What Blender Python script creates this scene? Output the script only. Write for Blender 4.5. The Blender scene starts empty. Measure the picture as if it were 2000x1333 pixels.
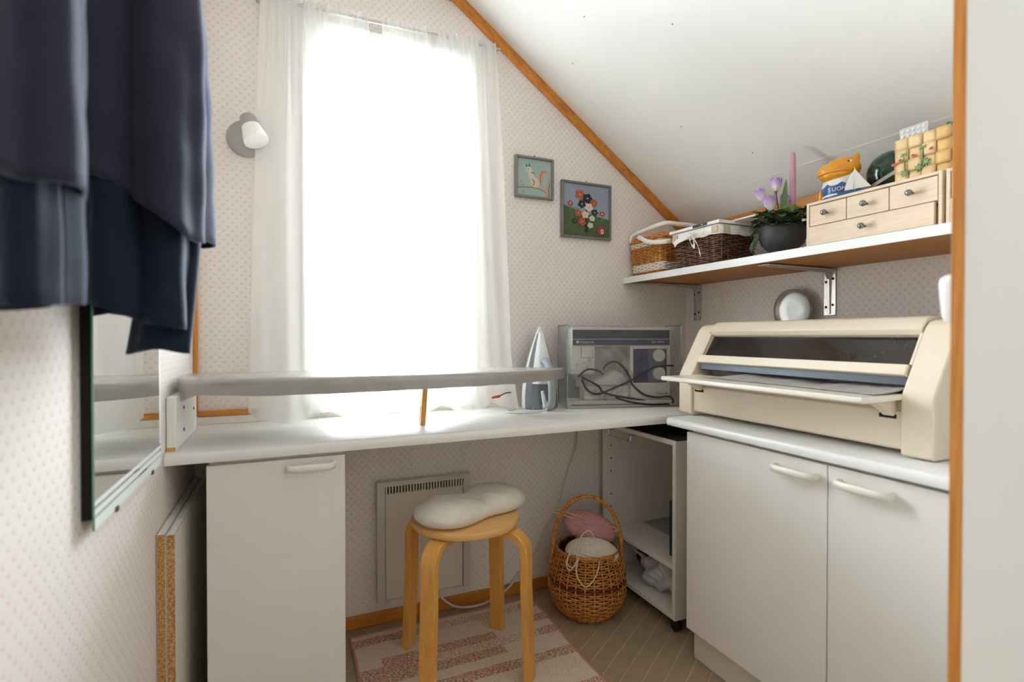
import bpy, math, random
from mathutils import Vector, Matrix
R = math.radians
random.seed(7)
S = bpy.context.scene
COL = S.collection

# ------------------------------------------------------------------ camera, world, lights, exposure
cam = bpy.data.cameras.new('camera')
cam.sensor_width = 36.0
cam.lens = 1008.0 / 2000.0 * 36.0
cam.clip_start = 0.02
cam.dof.use_dof = True
cam.dof.focus_distance = 1.95
cam.dof.aperture_fstop = 2.6
camo = bpy.data.objects.new('camera', cam)
COL.objects.link(camo)
camo.location = (0, 0, 1.08)
camo.rotation_euler = (R(90 - 0.61), 0, R(-23.58))
S.camera = camo

W = bpy.data.worlds.new('overcast_sky')
S.world = W
W.use_nodes = True
W.node_tree.nodes['Background'].inputs[0].default_value = (0.89, 0.95, 1.04, 1)
W.node_tree.nodes['Background'].inputs[1].default_value = 38.0

pl = bpy.data.lights.new('window_daylight_portal', 'AREA')
pl.shape = 'RECTANGLE'; pl.size = 0.56; pl.size_y = 1.32
pl.cycles.is_portal = True
plo = bpy.data.objects.new('window_daylight_portal', pl)
COL.objects.link(plo)
plo.location = (0.382, 2.095, 1.49); plo.rotation_euler = (R(-90), 0, 0)

hl = bpy.data.lights.new('hallway_fill_light', 'AREA')  # unseen area light without a fixture, added as fill from the hallway side
hl.shape = 'RECTANGLE'; hl.size = 0.8; hl.size_y = 0.8
hl.energy = 9.5; hl.color = (0.88, 0.96, 1.05)
hlo = bpy.data.objects.new('hallway_fill_light', hl)
COL.objects.link(hlo)
hlo.location = (1.35, -0.90, 2.40); hlo.rotation_euler = (0, 0, 0)

vs = S.view_settings
vs.view_transform = 'Standard'; vs.look = 'None'; vs.gamma = 1.0; vs.use_curve_mapping = False
vs.exposure = 0.84
S.cycles.max_bounces = 14
S.cycles.diffuse_bounces = 8
S.cycles.transparent_max_bounces = 24
S.cycles.caustics_reflective = False
S.cycles.caustics_refractive = False
S.cycles.sample_clamp_indirect = 6.0

# ------------------------------------------------------------------ materials
def lin(c):
    if isinstance(c, str):
        c = [int(c[i:i + 2], 16) for i in (0, 2, 4)]
    o = []
    for v in c[:3]:
        v = v / 255.0
        o.append(v / 12.92 if v <= 0.04045 else ((v + 0.055) / 1.055) ** 2.4)
    return (o[0], o[1], o[2], 1.0)

class NT:
    def __init__(s, name):
        s.m = bpy.data.materials.new(name); s.m.use_nodes = True
        s.t = s.m.node_tree; s.b = s.t.nodes['Principled BSDF']; s.out = s.t.nodes['Material Output']
    def n(s, typ, **kw):
        nd = s.t.nodes.new(typ)
        for k, v in kw.items():
            if k.startswith('i_'):
                nd.inputs[int(k[2:])].default_value = v
            else:
                setattr(nd, k, v)
        return nd
    def l(s, a, b): s.t.links.new(a, b)
    def math(s, op, a, b=None, c=None):
        nd = s.t.nodes.new('ShaderNodeMath'); nd.operation = op
        for i, x in enumerate((a, b, c)):
            if x is None: continue
            if isinstance(x, (int, float)): nd.inputs[i].default_value = x
            else: s.l(x, nd.inputs[i])
        return nd.outputs[0]
    def mix(s, fac, a, b):
        nd = s.t.nodes.new('ShaderNodeMix'); nd.data_type = 'RGBA'
        for i, x in ((0, fac), (6, a), (7, b)):
            if isinstance(x, (int, float, tuple)): nd.inputs[i].default_value = x
            else: s.l(x, nd.inputs[i])
        return nd.outputs[2]
    def coord(s, kind='Object', scale=None):
        tc = s.t.nodes.new('ShaderNodeTexCoord'); o = tc.outputs[kind]
        if scale:
            mp = s.t.nodes.new('ShaderNodeMapping'); mp.inputs['Scale'].default_value = scale
            s.l(o, mp.inputs[0]); o = mp.outputs[0]
        return o
    def noise(s, vec, scale, detail=3.0, rough=0.55):
        nd = s.t.nodes.new('ShaderNodeTexNoise'); s.l(vec, nd.inputs['Vector'])
        nd.inputs['Scale'].default_value = scale; nd.inputs['Detail'].default_value = detail
        nd.inputs['Roughness'].default_value = rough
        return nd.outputs['Fac']
    def ramp(s, fac, stops, interp='LINEAR'):
        nd = s.t.nodes.new('ShaderNodeValToRGB'); s.l(fac, nd.inputs[0])
        cr = nd.color_ramp; cr.interpolation = interp
        while len(cr.elements) > 1: cr.elements.remove(cr.elements[-1])
        cr.elements[0].position = stops[0][0]; cr.elements[0].color = stops[0][1]
        for p, c in stops[1:]:
            e = cr.elements.new(p); e.color = c
        return nd.outputs[0]
    def bump(s, h, strength=0.2, dist=0.01):
        nd = s.t.nodes.new('ShaderNodeBump'); nd.inputs['Strength'].default_value = strength
        nd.inputs['Distance'].default_value = dist
        s.l(h, nd.inputs['Height']); s.l(nd.outputs[0], s.b.inputs['Normal'])
    def set(s, rough=None, metal=None, spec=None, col=None):
        if rough is not None: s.b.inputs['Roughness'].default_value = rough
        if metal is not None: s.b.inputs['Metallic'].default_value = metal
        if spec is not None: s.b.inputs['Specular IOR Level'].default_value = spec
        if col is not None: s.b.inputs['Base Color'].default_value = lin(col)

def plain(name, col, rough=0.5, metal=0.0, var=0.03, vscale=8.0, bump=0.0, bscale=200.0, spec=0.5, bdist=0.002):
    k = NT(name); k.set(rough, metal, spec)
    c = lin(col)
    v = k.noise(k.coord(), vscale, 4.0)
    d = tuple(max(0, x * (1 - var * 2)) for x in c[:3]) + (1,)
    e = tuple(min(1, x * (1 + var)) for x in c[:3]) + (1,)
    k.l(k.ramp(v, [(0.3, d), (0.7, e)]), k.b.inputs['Base Color'])
    if bump: k.bump(k.noise(k.coord(), bscale, 3.0), bump, bdist)
    return k.m

def wood(name, light, dark, scale, rough=0.45, n=5.0, bump=0.05):
    k = NT(name); k.set(rough)
    v = k.noise(k.coord('Object', scale), n, 6.0, 0.62)
    w = k.n('ShaderNodeTexWave'); w.wave_type = 'BANDS'; w.bands_direction = 'DIAGONAL'
    k.l(k.coord('Object', scale), w.inputs['Vector'])
    w.inputs['Scale'].default_value = n * 0.5; w.inputs['Distortion'].default_value = 7.0
    w.inputs['Detail'].default_value = 3.0
    f = k.math('ADD', k.math('MULTIPLY', v, 0.86), k.math('MULTIPLY', w.outputs['Fac'], 0.14))
    k.l(k.ramp(f, [(0.28, lin(dark)), (0.62, lin(light))]), k.b.inputs['Base Color'])
    if bump: k.bump(f, bump, 0.002)
    return k.m

def wallpaper(name, ia, ib):
    k = NT(name); k.set(0.75, spec=0.25)
    sp = k.n('ShaderNodeSeparateXYZ'); k.l(k.coord(), sp.inputs[0])
    a, b = sp.outputs[ia], sp.outputs[ib]
    PA, PB = 0.0262, 0.0292
    cres = []; dots = []
    for off in (0.0, 0.5):
        ca = k.math('MULTIPLY', k.math('SUBTRACT', k.math('FRACT', k.math('ADD', k.math('DIVIDE', a, PA), off + 50)), 0.5), PA * 1000)
        cb = k.math('MULTIPLY', k.math('SUBTRACT', k.math('FRACT', k.math('ADD', k.math('DIVIDE', b, PB), off + 50)), 0.5), PB * 1000)
        r = k.math('SQRT', k.math('ADD', k.math('MULTIPLY', ca, ca), k.math('MULTIPLY', cb, cb)))
        ring = k.math('SUBTRACT', 1.0, k.math('MULTIPLY', k.math('ABSOLUTE', k.math('SUBTRACT', r, 3.1)), 1.0))
        ring = k.math('MAXIMUM', ring, 0.0)
        half = k.math('SUBTRACT', k.math('MULTIPLY', ca, -0.55), k.math('MULTIPLY', cb, 0.8))
        half = k.math('GREATER_THAN', half, -0.6)
        cres.append(k.math('MULTIPLY', ring, half))
        da = k.math('SUBTRACT', ca, 2.6); db = k.math('SUBTRACT', cb, 2.9)
        rr = k.math('SQRT', k.math('ADD', k.math('MULTIPLY', da, da), k.math('MULTIPLY', db, db)))
        dots.append(k.math('MAXIMUM', k.math('SUBTRACT', 1.0, k.math('MULTIPLY', rr, 0.62)), 0.0))
    c = k.math('MINIMUM', k.math('MULTIPLY', k.math('ADD', cres[0], cres[1]), 1.6), 1.0)
    d = k.math('MINIMUM', k.math('MULTIPLY', k.math('ADD', dots[0], dots[1]), 1.7), 1.0)
    base = k.ramp(k.noise(k.coord(), 3.0, 3.0), [(0.3, lin((227, 220, 213))), (0.7, lin((232, 226, 220)))])
    x = k.mix(k.math('MULTIPLY', c, 0.85), base, lin((214, 140, 98)))
    x = k.mix(k.math('MULTIPLY', d, 0.7), x, lin((184, 134, 112)))
    k.l(x, k.b.inputs['Base Color'])
    k.bump(k.noise(k.coord(), 900.0, 2.0), 0.12, 0.001)
    return k.m

def speckle(name, c1, c2, scale, rough=0.8, lo=0.45, hi=0.55, bump=0.3):
    k = NT(name); k.set(rough)
    v = k.noise(k.coord(), scale, 4.0, 0.7)
    k.l(k.ramp(v, [(lo, lin(c1)), (hi, lin(c2))]), k.b.inputs['Base Color'])
    if bump: k.bump(v, bump, 0.002)
    return k.m

def clear(name, tint, fac, rough=0.08, bump=0.0, bscale=30.0, wrinkle=0.0):
    k = NT(name)
    tr = k.n('ShaderNodeBsdfTransparent'); tr.inputs[0].default_value = tint
    gl = k.n('ShaderNodeBsdfGlossy'); gl.inputs[0].default_value = (0.9, 0.93, 0.95, 1); gl.inputs['Roughness'].default_value = rough
    mx = k.n('ShaderNodeMixShader')
    fr = k.n('ShaderNodeFresnel'); fr.inputs[0].default_value = 1.45
    f = k.math('ADD', k.math('MULTIPLY', fr.outputs[0], 0.8), fac)
    if bump:
        v = k.noise(k.coord(), bscale, 5.0, 0.6)
        bp = k.n('ShaderNodeBump'); bp.inputs['Strength'].default_value = bump; bp.inputs['Distance'].default_value = 0.02
        k.l(v, bp.inputs['Height']); k.l(bp.outputs[0], gl.inputs['Normal']); k.l(bp.outputs[0], fr.inputs['Normal'])
    k.l(f, mx.inputs[0]); k.l(tr.outputs[0], mx.inputs[1]); k.l(gl.outputs[0], mx.inputs[2])
    k.l(mx.outputs[0], k.out.inputs[0])
    return k.m

def sheer(name, col, transp, transl):
    k = NT(name)
    tr = k.n('ShaderNodeBsdfTransparent'); tr.inputs[0].default_value = (1, 1, 1, 1)
    tl = k.n('ShaderNodeBsdfTranslucent'); df = k.n('ShaderNodeBsdfDiffuse')
    c = k.ramp(k.noise(k.coord('Object', (60, 60, 400)), 6.0, 3.0), [(0.3, tuple(x * 0.95 for x in lin(col)[:3]) + (1,)), (0.7, lin(col))])
    k.l(c, tl.inputs[0]); k.l(c, df.inputs[0])
    m1 = k.n('ShaderNodeMixShader'); m1.inputs[0].default_value = transl
    k.l(df.outputs[0], m1.inputs[1]); k.l(tl.outputs[0], m1.inputs[2])
    m2 = k.n('ShaderNodeMixShader'); m2.inputs[0].default_value = transp
    k.l(m1.outputs[0], m2.inputs[1]); k.l(tr.outputs[0], m2.inputs[2])
    k.l(m2.outputs[0], k.out.inputs[0])
    return k.m

def knit(name, col, rough=0.9):
    k = NT(name); k.set(rough, spec=0.15)
    w = k.n('ShaderNodeTexWave'); w.bands_direction = 'Z'; w.inputs['Scale'].default_value = 120.0
    w.inputs['Distortion'].default_value = 2.0; w.inputs['Detail'].default_value = 2.0
    k.l(k.coord(), w.inputs['Vector'])
    v = k.math('ADD', k.math('MULTIPLY', w.outputs['Fac'], 0.6), k.math('MULTIPLY', k.noise(k.coord(), 60, 3), 0.5))
    c = lin(col)
    k.l(k.ramp(v, [(0.2, tuple(x * 0.75 for x in c[:3]) + (1,)), (0.8, tuple(x * 1.15 for x in c[:3]) + (1,))]), k.b.inputs['Base Color'])
    k.b.inputs['Sheen Weight'].default_value = 0.5
    k.b.inputs['Sheen Roughness'].default_value = 0.4
    k.b.inputs['Sheen Tint'].default_value = tuple(min(1, x * 6 + 0.25) for x in c[:3]) + (1,)
    k.bump(v, 0.3, 0.002)
    return k.m

M = {}
M['wp_xz'] = wallpaper('wallpaper_back', 0, 2)
M['wp_yz'] = wallpaper('wallpaper_side', 1, 2)
M['ceiling'] = plain('ceiling_paint', (232, 230, 226), 0.8, var=0.015, vscale=2.0, bump=0.06, bscale=120)
M['hallpaint'] = plain('white_wall_paint', (228, 226, 221), 0.7, var=0.012, vscale=3.0, bump=0.08, bscale=260)
M['pine_x'] = wood('pine_x', (204, 132, 48), (170, 98, 28), (1.2, 30, 30))
M['pine_y'] = wood('pine_y', (204, 132, 48), (170, 98, 28), (30, 1.2, 30))
M['pine_z'] = wood('pine_z', (212, 142, 62), (180, 108, 36), (30, 30, 1.2))
M['pine_s'] = wood('pine_slope', (204, 132, 48), (170, 98, 28), (6, 30, 6))
M['birch'] = wood('birch', (220, 164, 84), (206, 144, 64), (40, 40, 2.0), 0.4, 4.0, 0.02)
M['birch_x'] = wood('birch_top', (220, 174, 110), (206, 156, 90), (3, 40, 40), 0.4, 4.0, 0.02)
M['chestwood'] = wood('pale_birch', (220, 199, 174), (212, 185, 156), (30, 3, 30), 0.5, 4.0, 0.02)
M['chestside'] = wood('pale_birch_side', (226, 186, 136), (206, 160, 106), (3, 30, 30), 0.5, 4.0, 0.02)
M['shelfwood'] = wood('shelf_underside', (176, 118, 52), (150, 96, 38), (20, 1.5, 20), 0.6, 3.0, 0.02)
M['laminate'] = plain('white_laminate', (232, 229, 223), 0.32, var=0.008)
M['counterlam'] = plain('counter_laminate', (228, 228, 226), 0.28, var=0.01, vscale=60)
M['melamine'] = plain('white_melamine', (226, 221, 213), 0.42, var=0.008)
M['handle'] = plain('cream_plastic', (228, 222, 210), 0.3, var=0.008)
M['mangle'] = plain('cream_enamel', (222, 208, 186), 0.33, var=0.012, vscale=4)
M['mangle_tray'] = plain('cream_tray_enamel', (224, 218, 204), 0.22, var=0.012, vscale=6)
M['smoked'] = plain('smoked_plastic', (40, 34, 29), 0.12, var=0.15, vscale=12)
M['darkgap'] = plain('dark_interior', (58, 52, 46), 0.8)
M['steelblue'] = plain('blued_steel', (70, 74, 78), 0.42, 0.6)
M['black'] = plain('black_plastic', (20, 20, 21), 0.45)
M['hole'] = plain('dark_hole', (24, 20, 17), 0.9)
M['chipboard'] = speckle('chipboard', (150, 104, 58), (206, 162, 102), 260.0)
M['radiator'] = plain('radiator_enamel', (216, 208, 196), 0.45, var=0.01)
M['radiator_trim'] = plain('radiator_trim', (204, 200, 192), 0.45, var=0.01)
M['cable'] = plain('grey_cable', (206, 200, 192), 0.5)
M['cable_w'] = plain('white_cable', (226, 222, 216), 0.45)
M['chrome'] = plain('chrome', (200, 200, 200), 0.18, 1.0)
M['brushed'] = plain('brushed_aluminium', (196, 194, 190), 0.42, 0.85, var=0.03, vscale=30)
M['pewter'] = plain('pewter_knob', (132, 130, 126), 0.32, 0.9)
M['bracket'] = plain('bracket_steel', (196, 190, 182), 0.36, 0.85, var=0.05, vscale=20)
M['lampgrey'] = plain('lamp_grey', (168, 168, 168), 0.38, 0.25)
M['lampwhite'] = plain('lamp_white', (240, 238, 234), 0.25)
M['sheer'] = sheer('sheer_curtain', (252, 252, 250), 0.40, 0.24)
M['frame_w'] = plain('window_white', (236, 236, 230), 0.4, var=0.006)
M['glass'] = clear('window_glass', (0.97, 0.99, 0.98, 1), 0.0, 0.02)
M['boardcloth'] = plain('silver_board_cloth', (158, 152, 146), 0.27, 0.2, var=0.03, vscale=18, bump=0.08, bscale=28, bdist=0.01, spec=0.7)
M['metalwhite'] = plain('white_sheet_metal', (236, 233, 226), 0.4, var=0.006)
M['mirror'] = plain('mirror_silver', (238, 241, 240), 0.0, 1.0, var=0.0)
M['mirror_edge'] = plain('green_glass_edge', (96, 150, 132), 0.15, var=0.05)
M['frost'] = plain('frosted_band', (222, 229, 225), 0.4, var=0.02)
M['violet'] = knit('violet_grey_knit', (48, 49, 63))
M['navy'] = knit('navy_knit', (28, 35, 50))
M['plush'] = plain('white_plush', (226, 218, 204), 0.95, var=0.04, vscale=30, bump=0.5, bscale=420, bdist=0.004)
M['wicker'] = speckle('wicker_honey', (150, 86, 30), (214, 142, 62), 70.0, 0.5, 0.35, 0.65, 0.1)
M['wicker_d'] = speckle('wicker_dark_band', (88, 36, 16), (136, 62, 26), 70.0, 0.5, 0.35, 0.65, 0.1)
M['wicker_s'] = speckle('wicker_stake', (190, 128, 58), (226, 170, 92), 70.0, 0.5, 0.35, 0.65, 0.1)
M['wicker_b'] = speckle('wicker_brown', (58, 34, 22), (128, 86, 58), 50.0, 0.45, 0.35, 0.65, 0.1)
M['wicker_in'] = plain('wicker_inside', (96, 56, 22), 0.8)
M['wicker_bin'] = plain('wicker_dark_inside', (30, 18, 12), 0.8)
M['wicker_w'] = plain('white_plastic_cane', (236, 230, 222), 0.4, var=0.03)
M['linen'] = speckle('printed_linen', (206, 200, 186), (230, 227, 220), 26.0, 0.85, 0.4, 0.55, 0.1)
M['linen_tan'] = plain('tan_stamp_linen', (200, 180, 150), 0.85, var=0.08, vscale=60)
M['ribbon'] = plain('white_ribbon', (232, 228, 220), 0.8)
M['yarn_p'] = plain('pink_yarn', (200, 146, 146), 0.95, var=0.12, vscale=160, bump=0.4, bscale=300)
M['yarn_w'] = plain('cream_yarn', (222, 208, 190), 0.95, var=0.08, vscale=160, bump=0.4, bscale=300)
M['needle'] = plain('bamboo_needle', (206, 164, 104), 0.4)
M['blue'] = plain('dark_blue_card', (22, 58, 92), 0.5)
M['greycard'] = plain('grey_card', (150, 156, 160), 0.6)
M['bag_w'] = plain('white_carrier_bag', (206, 210, 214), 0.35, var=0.06, vscale=25, bump=0.5, bscale=40, bdist=0.01)
M['bag_d'] = plain('dark_bag', (44, 38, 36), 0.5, bump=0.4, bscale=40)
M['pot'] = plain('matte_black_ceramic', (44, 43, 43), 0.55, var=0.03)
M['leaf'] = plain('ivy_green', (62, 84, 50), 0.55, var=0.2, vscale=30)
M['leaf_l'] = plain('pale_sage_green', (150, 172, 108), 0.6, var=0.15, vscale=60)
M['blade'] = plain('crocus_leaf', (96, 122, 70), 0.5, var=0.12, vscale=20)
M['candle'] = plain('rose_wax', (204, 150, 168), 0.42, var=0.02)
k = NT('crocus_petal'); k.set(0.55)
sp = k.n('ShaderNodeSeparateXYZ'); k.l(k.coord('Generated'), sp.inputs[0])
k.l(k.ramp(sp.outputs[2], [(0.25, lin((236, 230, 220))), (0.5, lin((204, 178, 216))), (0.95, lin((152, 108, 190)))]), k.b.inputs['Base Color'])
M['petal'] = k.m
M['hippo'] = plain('amber_vinyl', (222, 148, 28), 0.3, var=0.03)
M['hippo_blue'] = plain('hippo_blue', (44, 82, 136), 0.35)
M['paintwhite'] = plain('paint_white', (232, 230, 226), 0.45)
M['globe_g'] = speckle('globe_dark_green', (14, 26, 22), (44, 92, 74), 7.0, 0.08, 0.4, 0.65, 0)
M['bark'] = plain('birch_bark', (226, 194, 142), 0.5, var=0.06, vscale=14, bump=0.1, bscale=80)
M['bark_d'] = plain('birch_bark_amber', (218, 174, 108), 0.5, var=0.06, vscale=14, bump=0.1, bscale=80)
M['coral'] = plain('paint_coral', (226, 134, 108), 0.6)
M['pgreen'] = plain('paint_green', (122, 152, 100), 0.6)
M['teal'] = plain('teal_plastic', (10, 140, 112), 0.35)
M['foil'] = plain('foil_blister', (206, 206, 206), 0.35, 0.4, var=0.04)
M['coppersilver'] = plain('silver_ribbon_weave', (206, 196, 188), 0.2, 0.9)
M['copper'] = plain('copper_ribbon', (140, 80, 46), 0.3, 0.8)
M['sm_body'] = plain('sewing_machine_cream', (236, 229, 219), 0.4, var=0.01)
M['sm_dark'] = plain('sewing_machine_charcoal', (58, 58, 56), 0.4)
M['sm_purple'] = plain('sewing_machine_indigo', (66, 62, 96), 0.4)
M['sm_grey'] = plain('sewing_machine_slate', (108, 114, 130), 0.4)
M['maroon'] = plain('maroon_line', (104, 52, 62), 0.5)
M['vinyl'] = clear('clear_vinyl', (0.965, 0.975, 0.975, 1), 0.035, 0.16, 1.0, 34.0)
M['film'] = sheer('crinkled_film', (236, 230, 224), 0.84, 0.25)
M['vinyl_edge'] = clear('vinyl_welt', (0.72, 0.80, 0.82, 1), 0.15, 0.25)
M['acrylic'] = clear('clear_acrylic', (0.94, 0.95, 0.95, 1), 0.02, 0.03)
M['iron_w'] = plain('iron_white', (232, 234, 234), 0.25)
M['iron_g'] = plain('iron_grey', (150, 156, 160), 0.3)
M['iron_tank'] = plain('iron_smoke_tank', (110, 118, 124), 0.12)
M['red'] = plain('red_plastic', (196, 52, 34), 0.4)
M['cloth_grey'] = plain('grey_ironing_cloth', (168, 164, 158), 0.85, var=0.08, vscale=20, bump=0.3, bscale=60)
M['plank'] = plain('greige_vinyl_plank', (162, 142, 112), 0.42, var=0.05, vscale=20)
M['joint'] = plain('pale_joint', (190, 178, 156), 0.5)
M['rust'] = plain('rust_stain', (176, 120, 60), 0.7)
M['nail'] = plain('nail_steel', (90, 84, 78), 0.4, 0.7)

# rug: blocks of beige and rust weave
k = NT('rug_weave'); k.set(0.95, spec=0.1)
mp = k.n('ShaderNodeMapping'); mp.inputs['Location'].default_value = (0.12, 0.033, 0)
k.l(k.coord(), mp.inputs[0])
br = k.n('ShaderNodeTexBrick'); k.l(mp.outputs[0], br.inputs['Vector'])
br.offset = 0.37; br.squash = 1.0
br.inputs['Color1'].default_value = (0, 0, 0, 1); br.inputs['Color2'].default_value = (1, 1, 1, 1)
br.inputs['Scale'].default_value = 1.0; br.inputs['Mortar Size'].default_value = 0.0
br.inputs['Mortar'].default_value = (1, 1, 1, 1); br.inputs['Mortar Smooth'].default_value = 0.3
br.inputs['Bias'].default_value = 0.0; br.inputs['Brick Width'].default_value = 0.40; br.inputs['Row Height'].default_value = 0.045
sp2 = k.n('ShaderNodeSeparateColor'); k.l(br.outputs['Color'], sp2.inputs[0])
blk = k.ramp(sp2.outputs[0], [(0.46, (0, 0, 0, 1)), (0.54, (1, 1, 1, 1))])
fine = k.noise(k.coord('Object', (1, 2.2, 1)), 130.0, 3.0, 0.7)
thr = k.math('ADD', k.math('MULTIPLY', blk, 0.13), 0.385)
f = k.math('LESS_THAN', fine, thr)
k.l(k.mix(k.math('MULTIPLY', f, 0.85), lin((222, 204, 184)), lin((164, 84, 62))), k.b.inputs['Base Color'])
k.bump(fine, 0.8, 0.004)
M['rug'] = k.m
M['rugedge'] = plain('rug_binding', (186, 138, 112), 0.95, var=0.1, vscale=80, bump=0.5, bscale=300)

# ------------------------------------------------------------------ mesh helpers
OFF = {}
class MB:
    def __init__(s): s.v = []; s.f = []; s.mi = []; s.m = 0
    def add(s, vs_, fs):
        o = len(s.v); s.v += [tuple(p) for p in vs_]
        for f_ in fs: s.f.append([i + o for i in f_]); s.mi.append(s.m)
        return s
    def box(s, x0, x1, y0, y1, z0, z1):
        return s.add([(x0, y0, z0), (x1, y0, z0), (x1, y1, z0), (x0, y1, z0), (x0, y0, z1), (x1, y0, z1), (x1, y1, z1), (x0, y1, z1)],
                     [(0, 3, 2, 1), (4, 5, 6, 7), (0, 1, 5, 4), (1, 2, 6, 5), (2, 3, 7, 6), (3, 0, 4, 7)])
    def prism(s, poly, ax, a, b):
        n = len(poly)
        def pt(p, t): return {'x': (t, p[0], p[1]), 'y': (p[0], t, p[1]), 'z': (p[0], p[1], t)}[ax]
        return s.add([pt(p, a) for p in poly] + [pt(p, b) for p in poly],
                     [tuple(range(n))[::-1], tuple(range(n, 2 * n))] + [(i, (i + 1) % n, n + (i + 1) % n, n + i) for i in range(n)])
    def loft(s, rings, closed=True, cap=True):
        n = len(rings[0]); vs_ = [p for r in rings for p in r]; fs = []
        for i in range(len(rings) - 1):
            for j in range(n if closed else n - 1):
                a = i * n + j; b = i * n + (j + 1) % n
                fs.append((a, b, b + n, a + n))
        if cap and closed:
            fs.append(tuple(range(n))[::-1]); fs.append(tuple(range((len(rings) - 1) * n, len(rings) * n)))
        return s.add(vs_, fs)
    def tube(s, pts, r, n=8, closed=False, cap=True, sq=None):
        pts = [Vector(p) for p in pts]; m = len(pts); rings = []
        t0 = (pts[1] - pts[0]).normalized()
        ref = Vector((0, 0, 1)) if abs(t0.z) < 0.9 else Vector((1, 0, 0))
        nrm = (ref - t0 * ref.dot(t0)).normalized()
        for i in range(m):
            if closed: t = (pts[(i + 1) % m] - pts[i - 1])
            else: t = pts[min(i + 1, m - 1)] - pts[max(i - 1, 0)]
            if t.length < 1e-9: t = t0
            t.normalize()
            nrm = nrm - t * nrm.dot(t)
            nrm = nrm.normalized() if nrm.length > 1e-6 else t.orthogonal().normalized()
            bn = t.cross(nrm)
            ri = r[i] if isinstance(r, (list, tuple)) else r
            a_, b_ = (ri, ri) if sq is None else (ri * sq[0], ri * sq[1])
            rings.append([pts[i] + nrm * (a_ * math.cos(2 * math.pi * j / n)) + bn * (b_ * math.sin(2 * math.pi * j / n)) for j in range(n)])
        if closed: rings.append(rings[0]); return s.loft(rings, True, False)
        return s.loft(rings, True, cap)
    def sweep(s, pts, side, w, t):
        """flat bar: w across 'side', t in the other direction"""
        side = Vector(side).normalized(); pts = [Vector(p) for p in pts]; rings = []
        for i in range(len(pts)):
            d = (pts[min(i + 1, len(pts) - 1)] - pts[max(i - 1, 0)]).normalized(); n_ = d.cross(side).normalized()
            rings.append([pts[i] + side * (a * w / 2) + n_ * (b * t / 2) for a, b in ((-1, -1), (1, -1), (1, 1), (-1, 1))])
        return s.loft(rings)
    def lathe(s, prof, c=(0, 0, 0), n=32, axis='z', cap=True):
        rings = []
        for r, h in prof:
            ring = []
            for j in range(n):
                a = 2 * math.pi * j / n; p, q = r * math.cos(a), r * math.sin(a)
                ring.append({'z': (c[0] + p, c[1] + q, c[2] + h), 'x': (c[0] + h, c[1] + p, c[2] + q), 'y': (c[0] + q, c[1] + h, c[2] + p)}[axis])
            rings.append(ring)
        return s.loft(rings, True, cap)
    def ell(s, c, r, nu=20, nv=12, fn=None):
        rings = []
        for i in range(nv + 1):
            ph = math.pi * (i + 0.001) / (nv + 0.002) - math.pi / 2
            rings.append([])
            for j in range(nu):
                th = 2 * math.pi * j / nu; k_ = fn(th, ph) if fn else 1.0
                rings[-1].append((c[0] + r[0] * k_ * math.cos(ph) * math.cos(th), c[1] + r[1] * k_ * math.cos(ph) * math.sin(th), c[2] + r[2] * k_ * math.sin(ph)))
        return s.loft(rings)
    def grid(s, fn, nu, nv):
        vs_ = [fn(i / nu, j / nv) for j in range(nv + 1) for i in range(nu + 1)]
        return s.add(vs_, [(j * (nu + 1) + i, j * (nu + 1) + i + 1, (j + 1) * (nu + 1) + i + 1, (j + 1) * (nu + 1) + i) for j in range(nv) for i in range(nu)])
    def xf(s, m):
        s.v = [tuple(m @ Vector(p)) for p in s.v]; return s
    def build(s, name, mat, parent=None, smooth=False, bevel=0.0, seg=2, solid=0.0, sub=0, angle=42, kind=None):
        me = bpy.data.meshes.new(name)
        if parent is not None: o = OFF[parent]
        else:
            xs, ys, zs = zip(*s.v); o = Vector(((min(xs) + max(xs)) / 2, (min(ys) + max(ys)) / 2, min(zs)))
        me.from_pydata([(p[0] - o[0], p[1] - o[1], p[2] - o[2]) for p in s.v], [], s.f)
        mats = mat if isinstance(mat, (list, tuple)) else [mat]
        for q in mats: me.materials.append(M[q] if isinstance(q, str) else q)
        if len(mats) > 1:
            for p, i in zip(me.polygons, s.mi): p.material_index = i
        me.validate()
        if smooth:
            me.shade_smooth(); me.set_sharp_from_angle(angle=R(angle))
        ob = bpy.data.objects.new(name, me); COL.objects.link(ob)
        if parent is not None: ob.parent = parent; OFF[ob] = o
        else: ob.location = o; OFF[ob] = o
        if solid:
            md = ob.modifiers.new('thickness', 'SOLIDIFY'); md.thickness = solid; md.offset = 0
        if bevel:
            md = ob.modifiers.new('bevel', 'BEVEL'); md.width = bevel; md.segments = seg; md.limit_method = 'ANGLE'; md.angle_limit = R(35)
            md.harden_normals = False
            if not smooth: me.shade_smooth(); me.set_sharp_from_angle(angle=R(30))
        if sub:
            md = ob.modifiers.new('sub', 'SUBSURF'); md.levels = sub; md.render_levels = sub
        if kind: ob['kind'] = kind
        return ob

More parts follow.
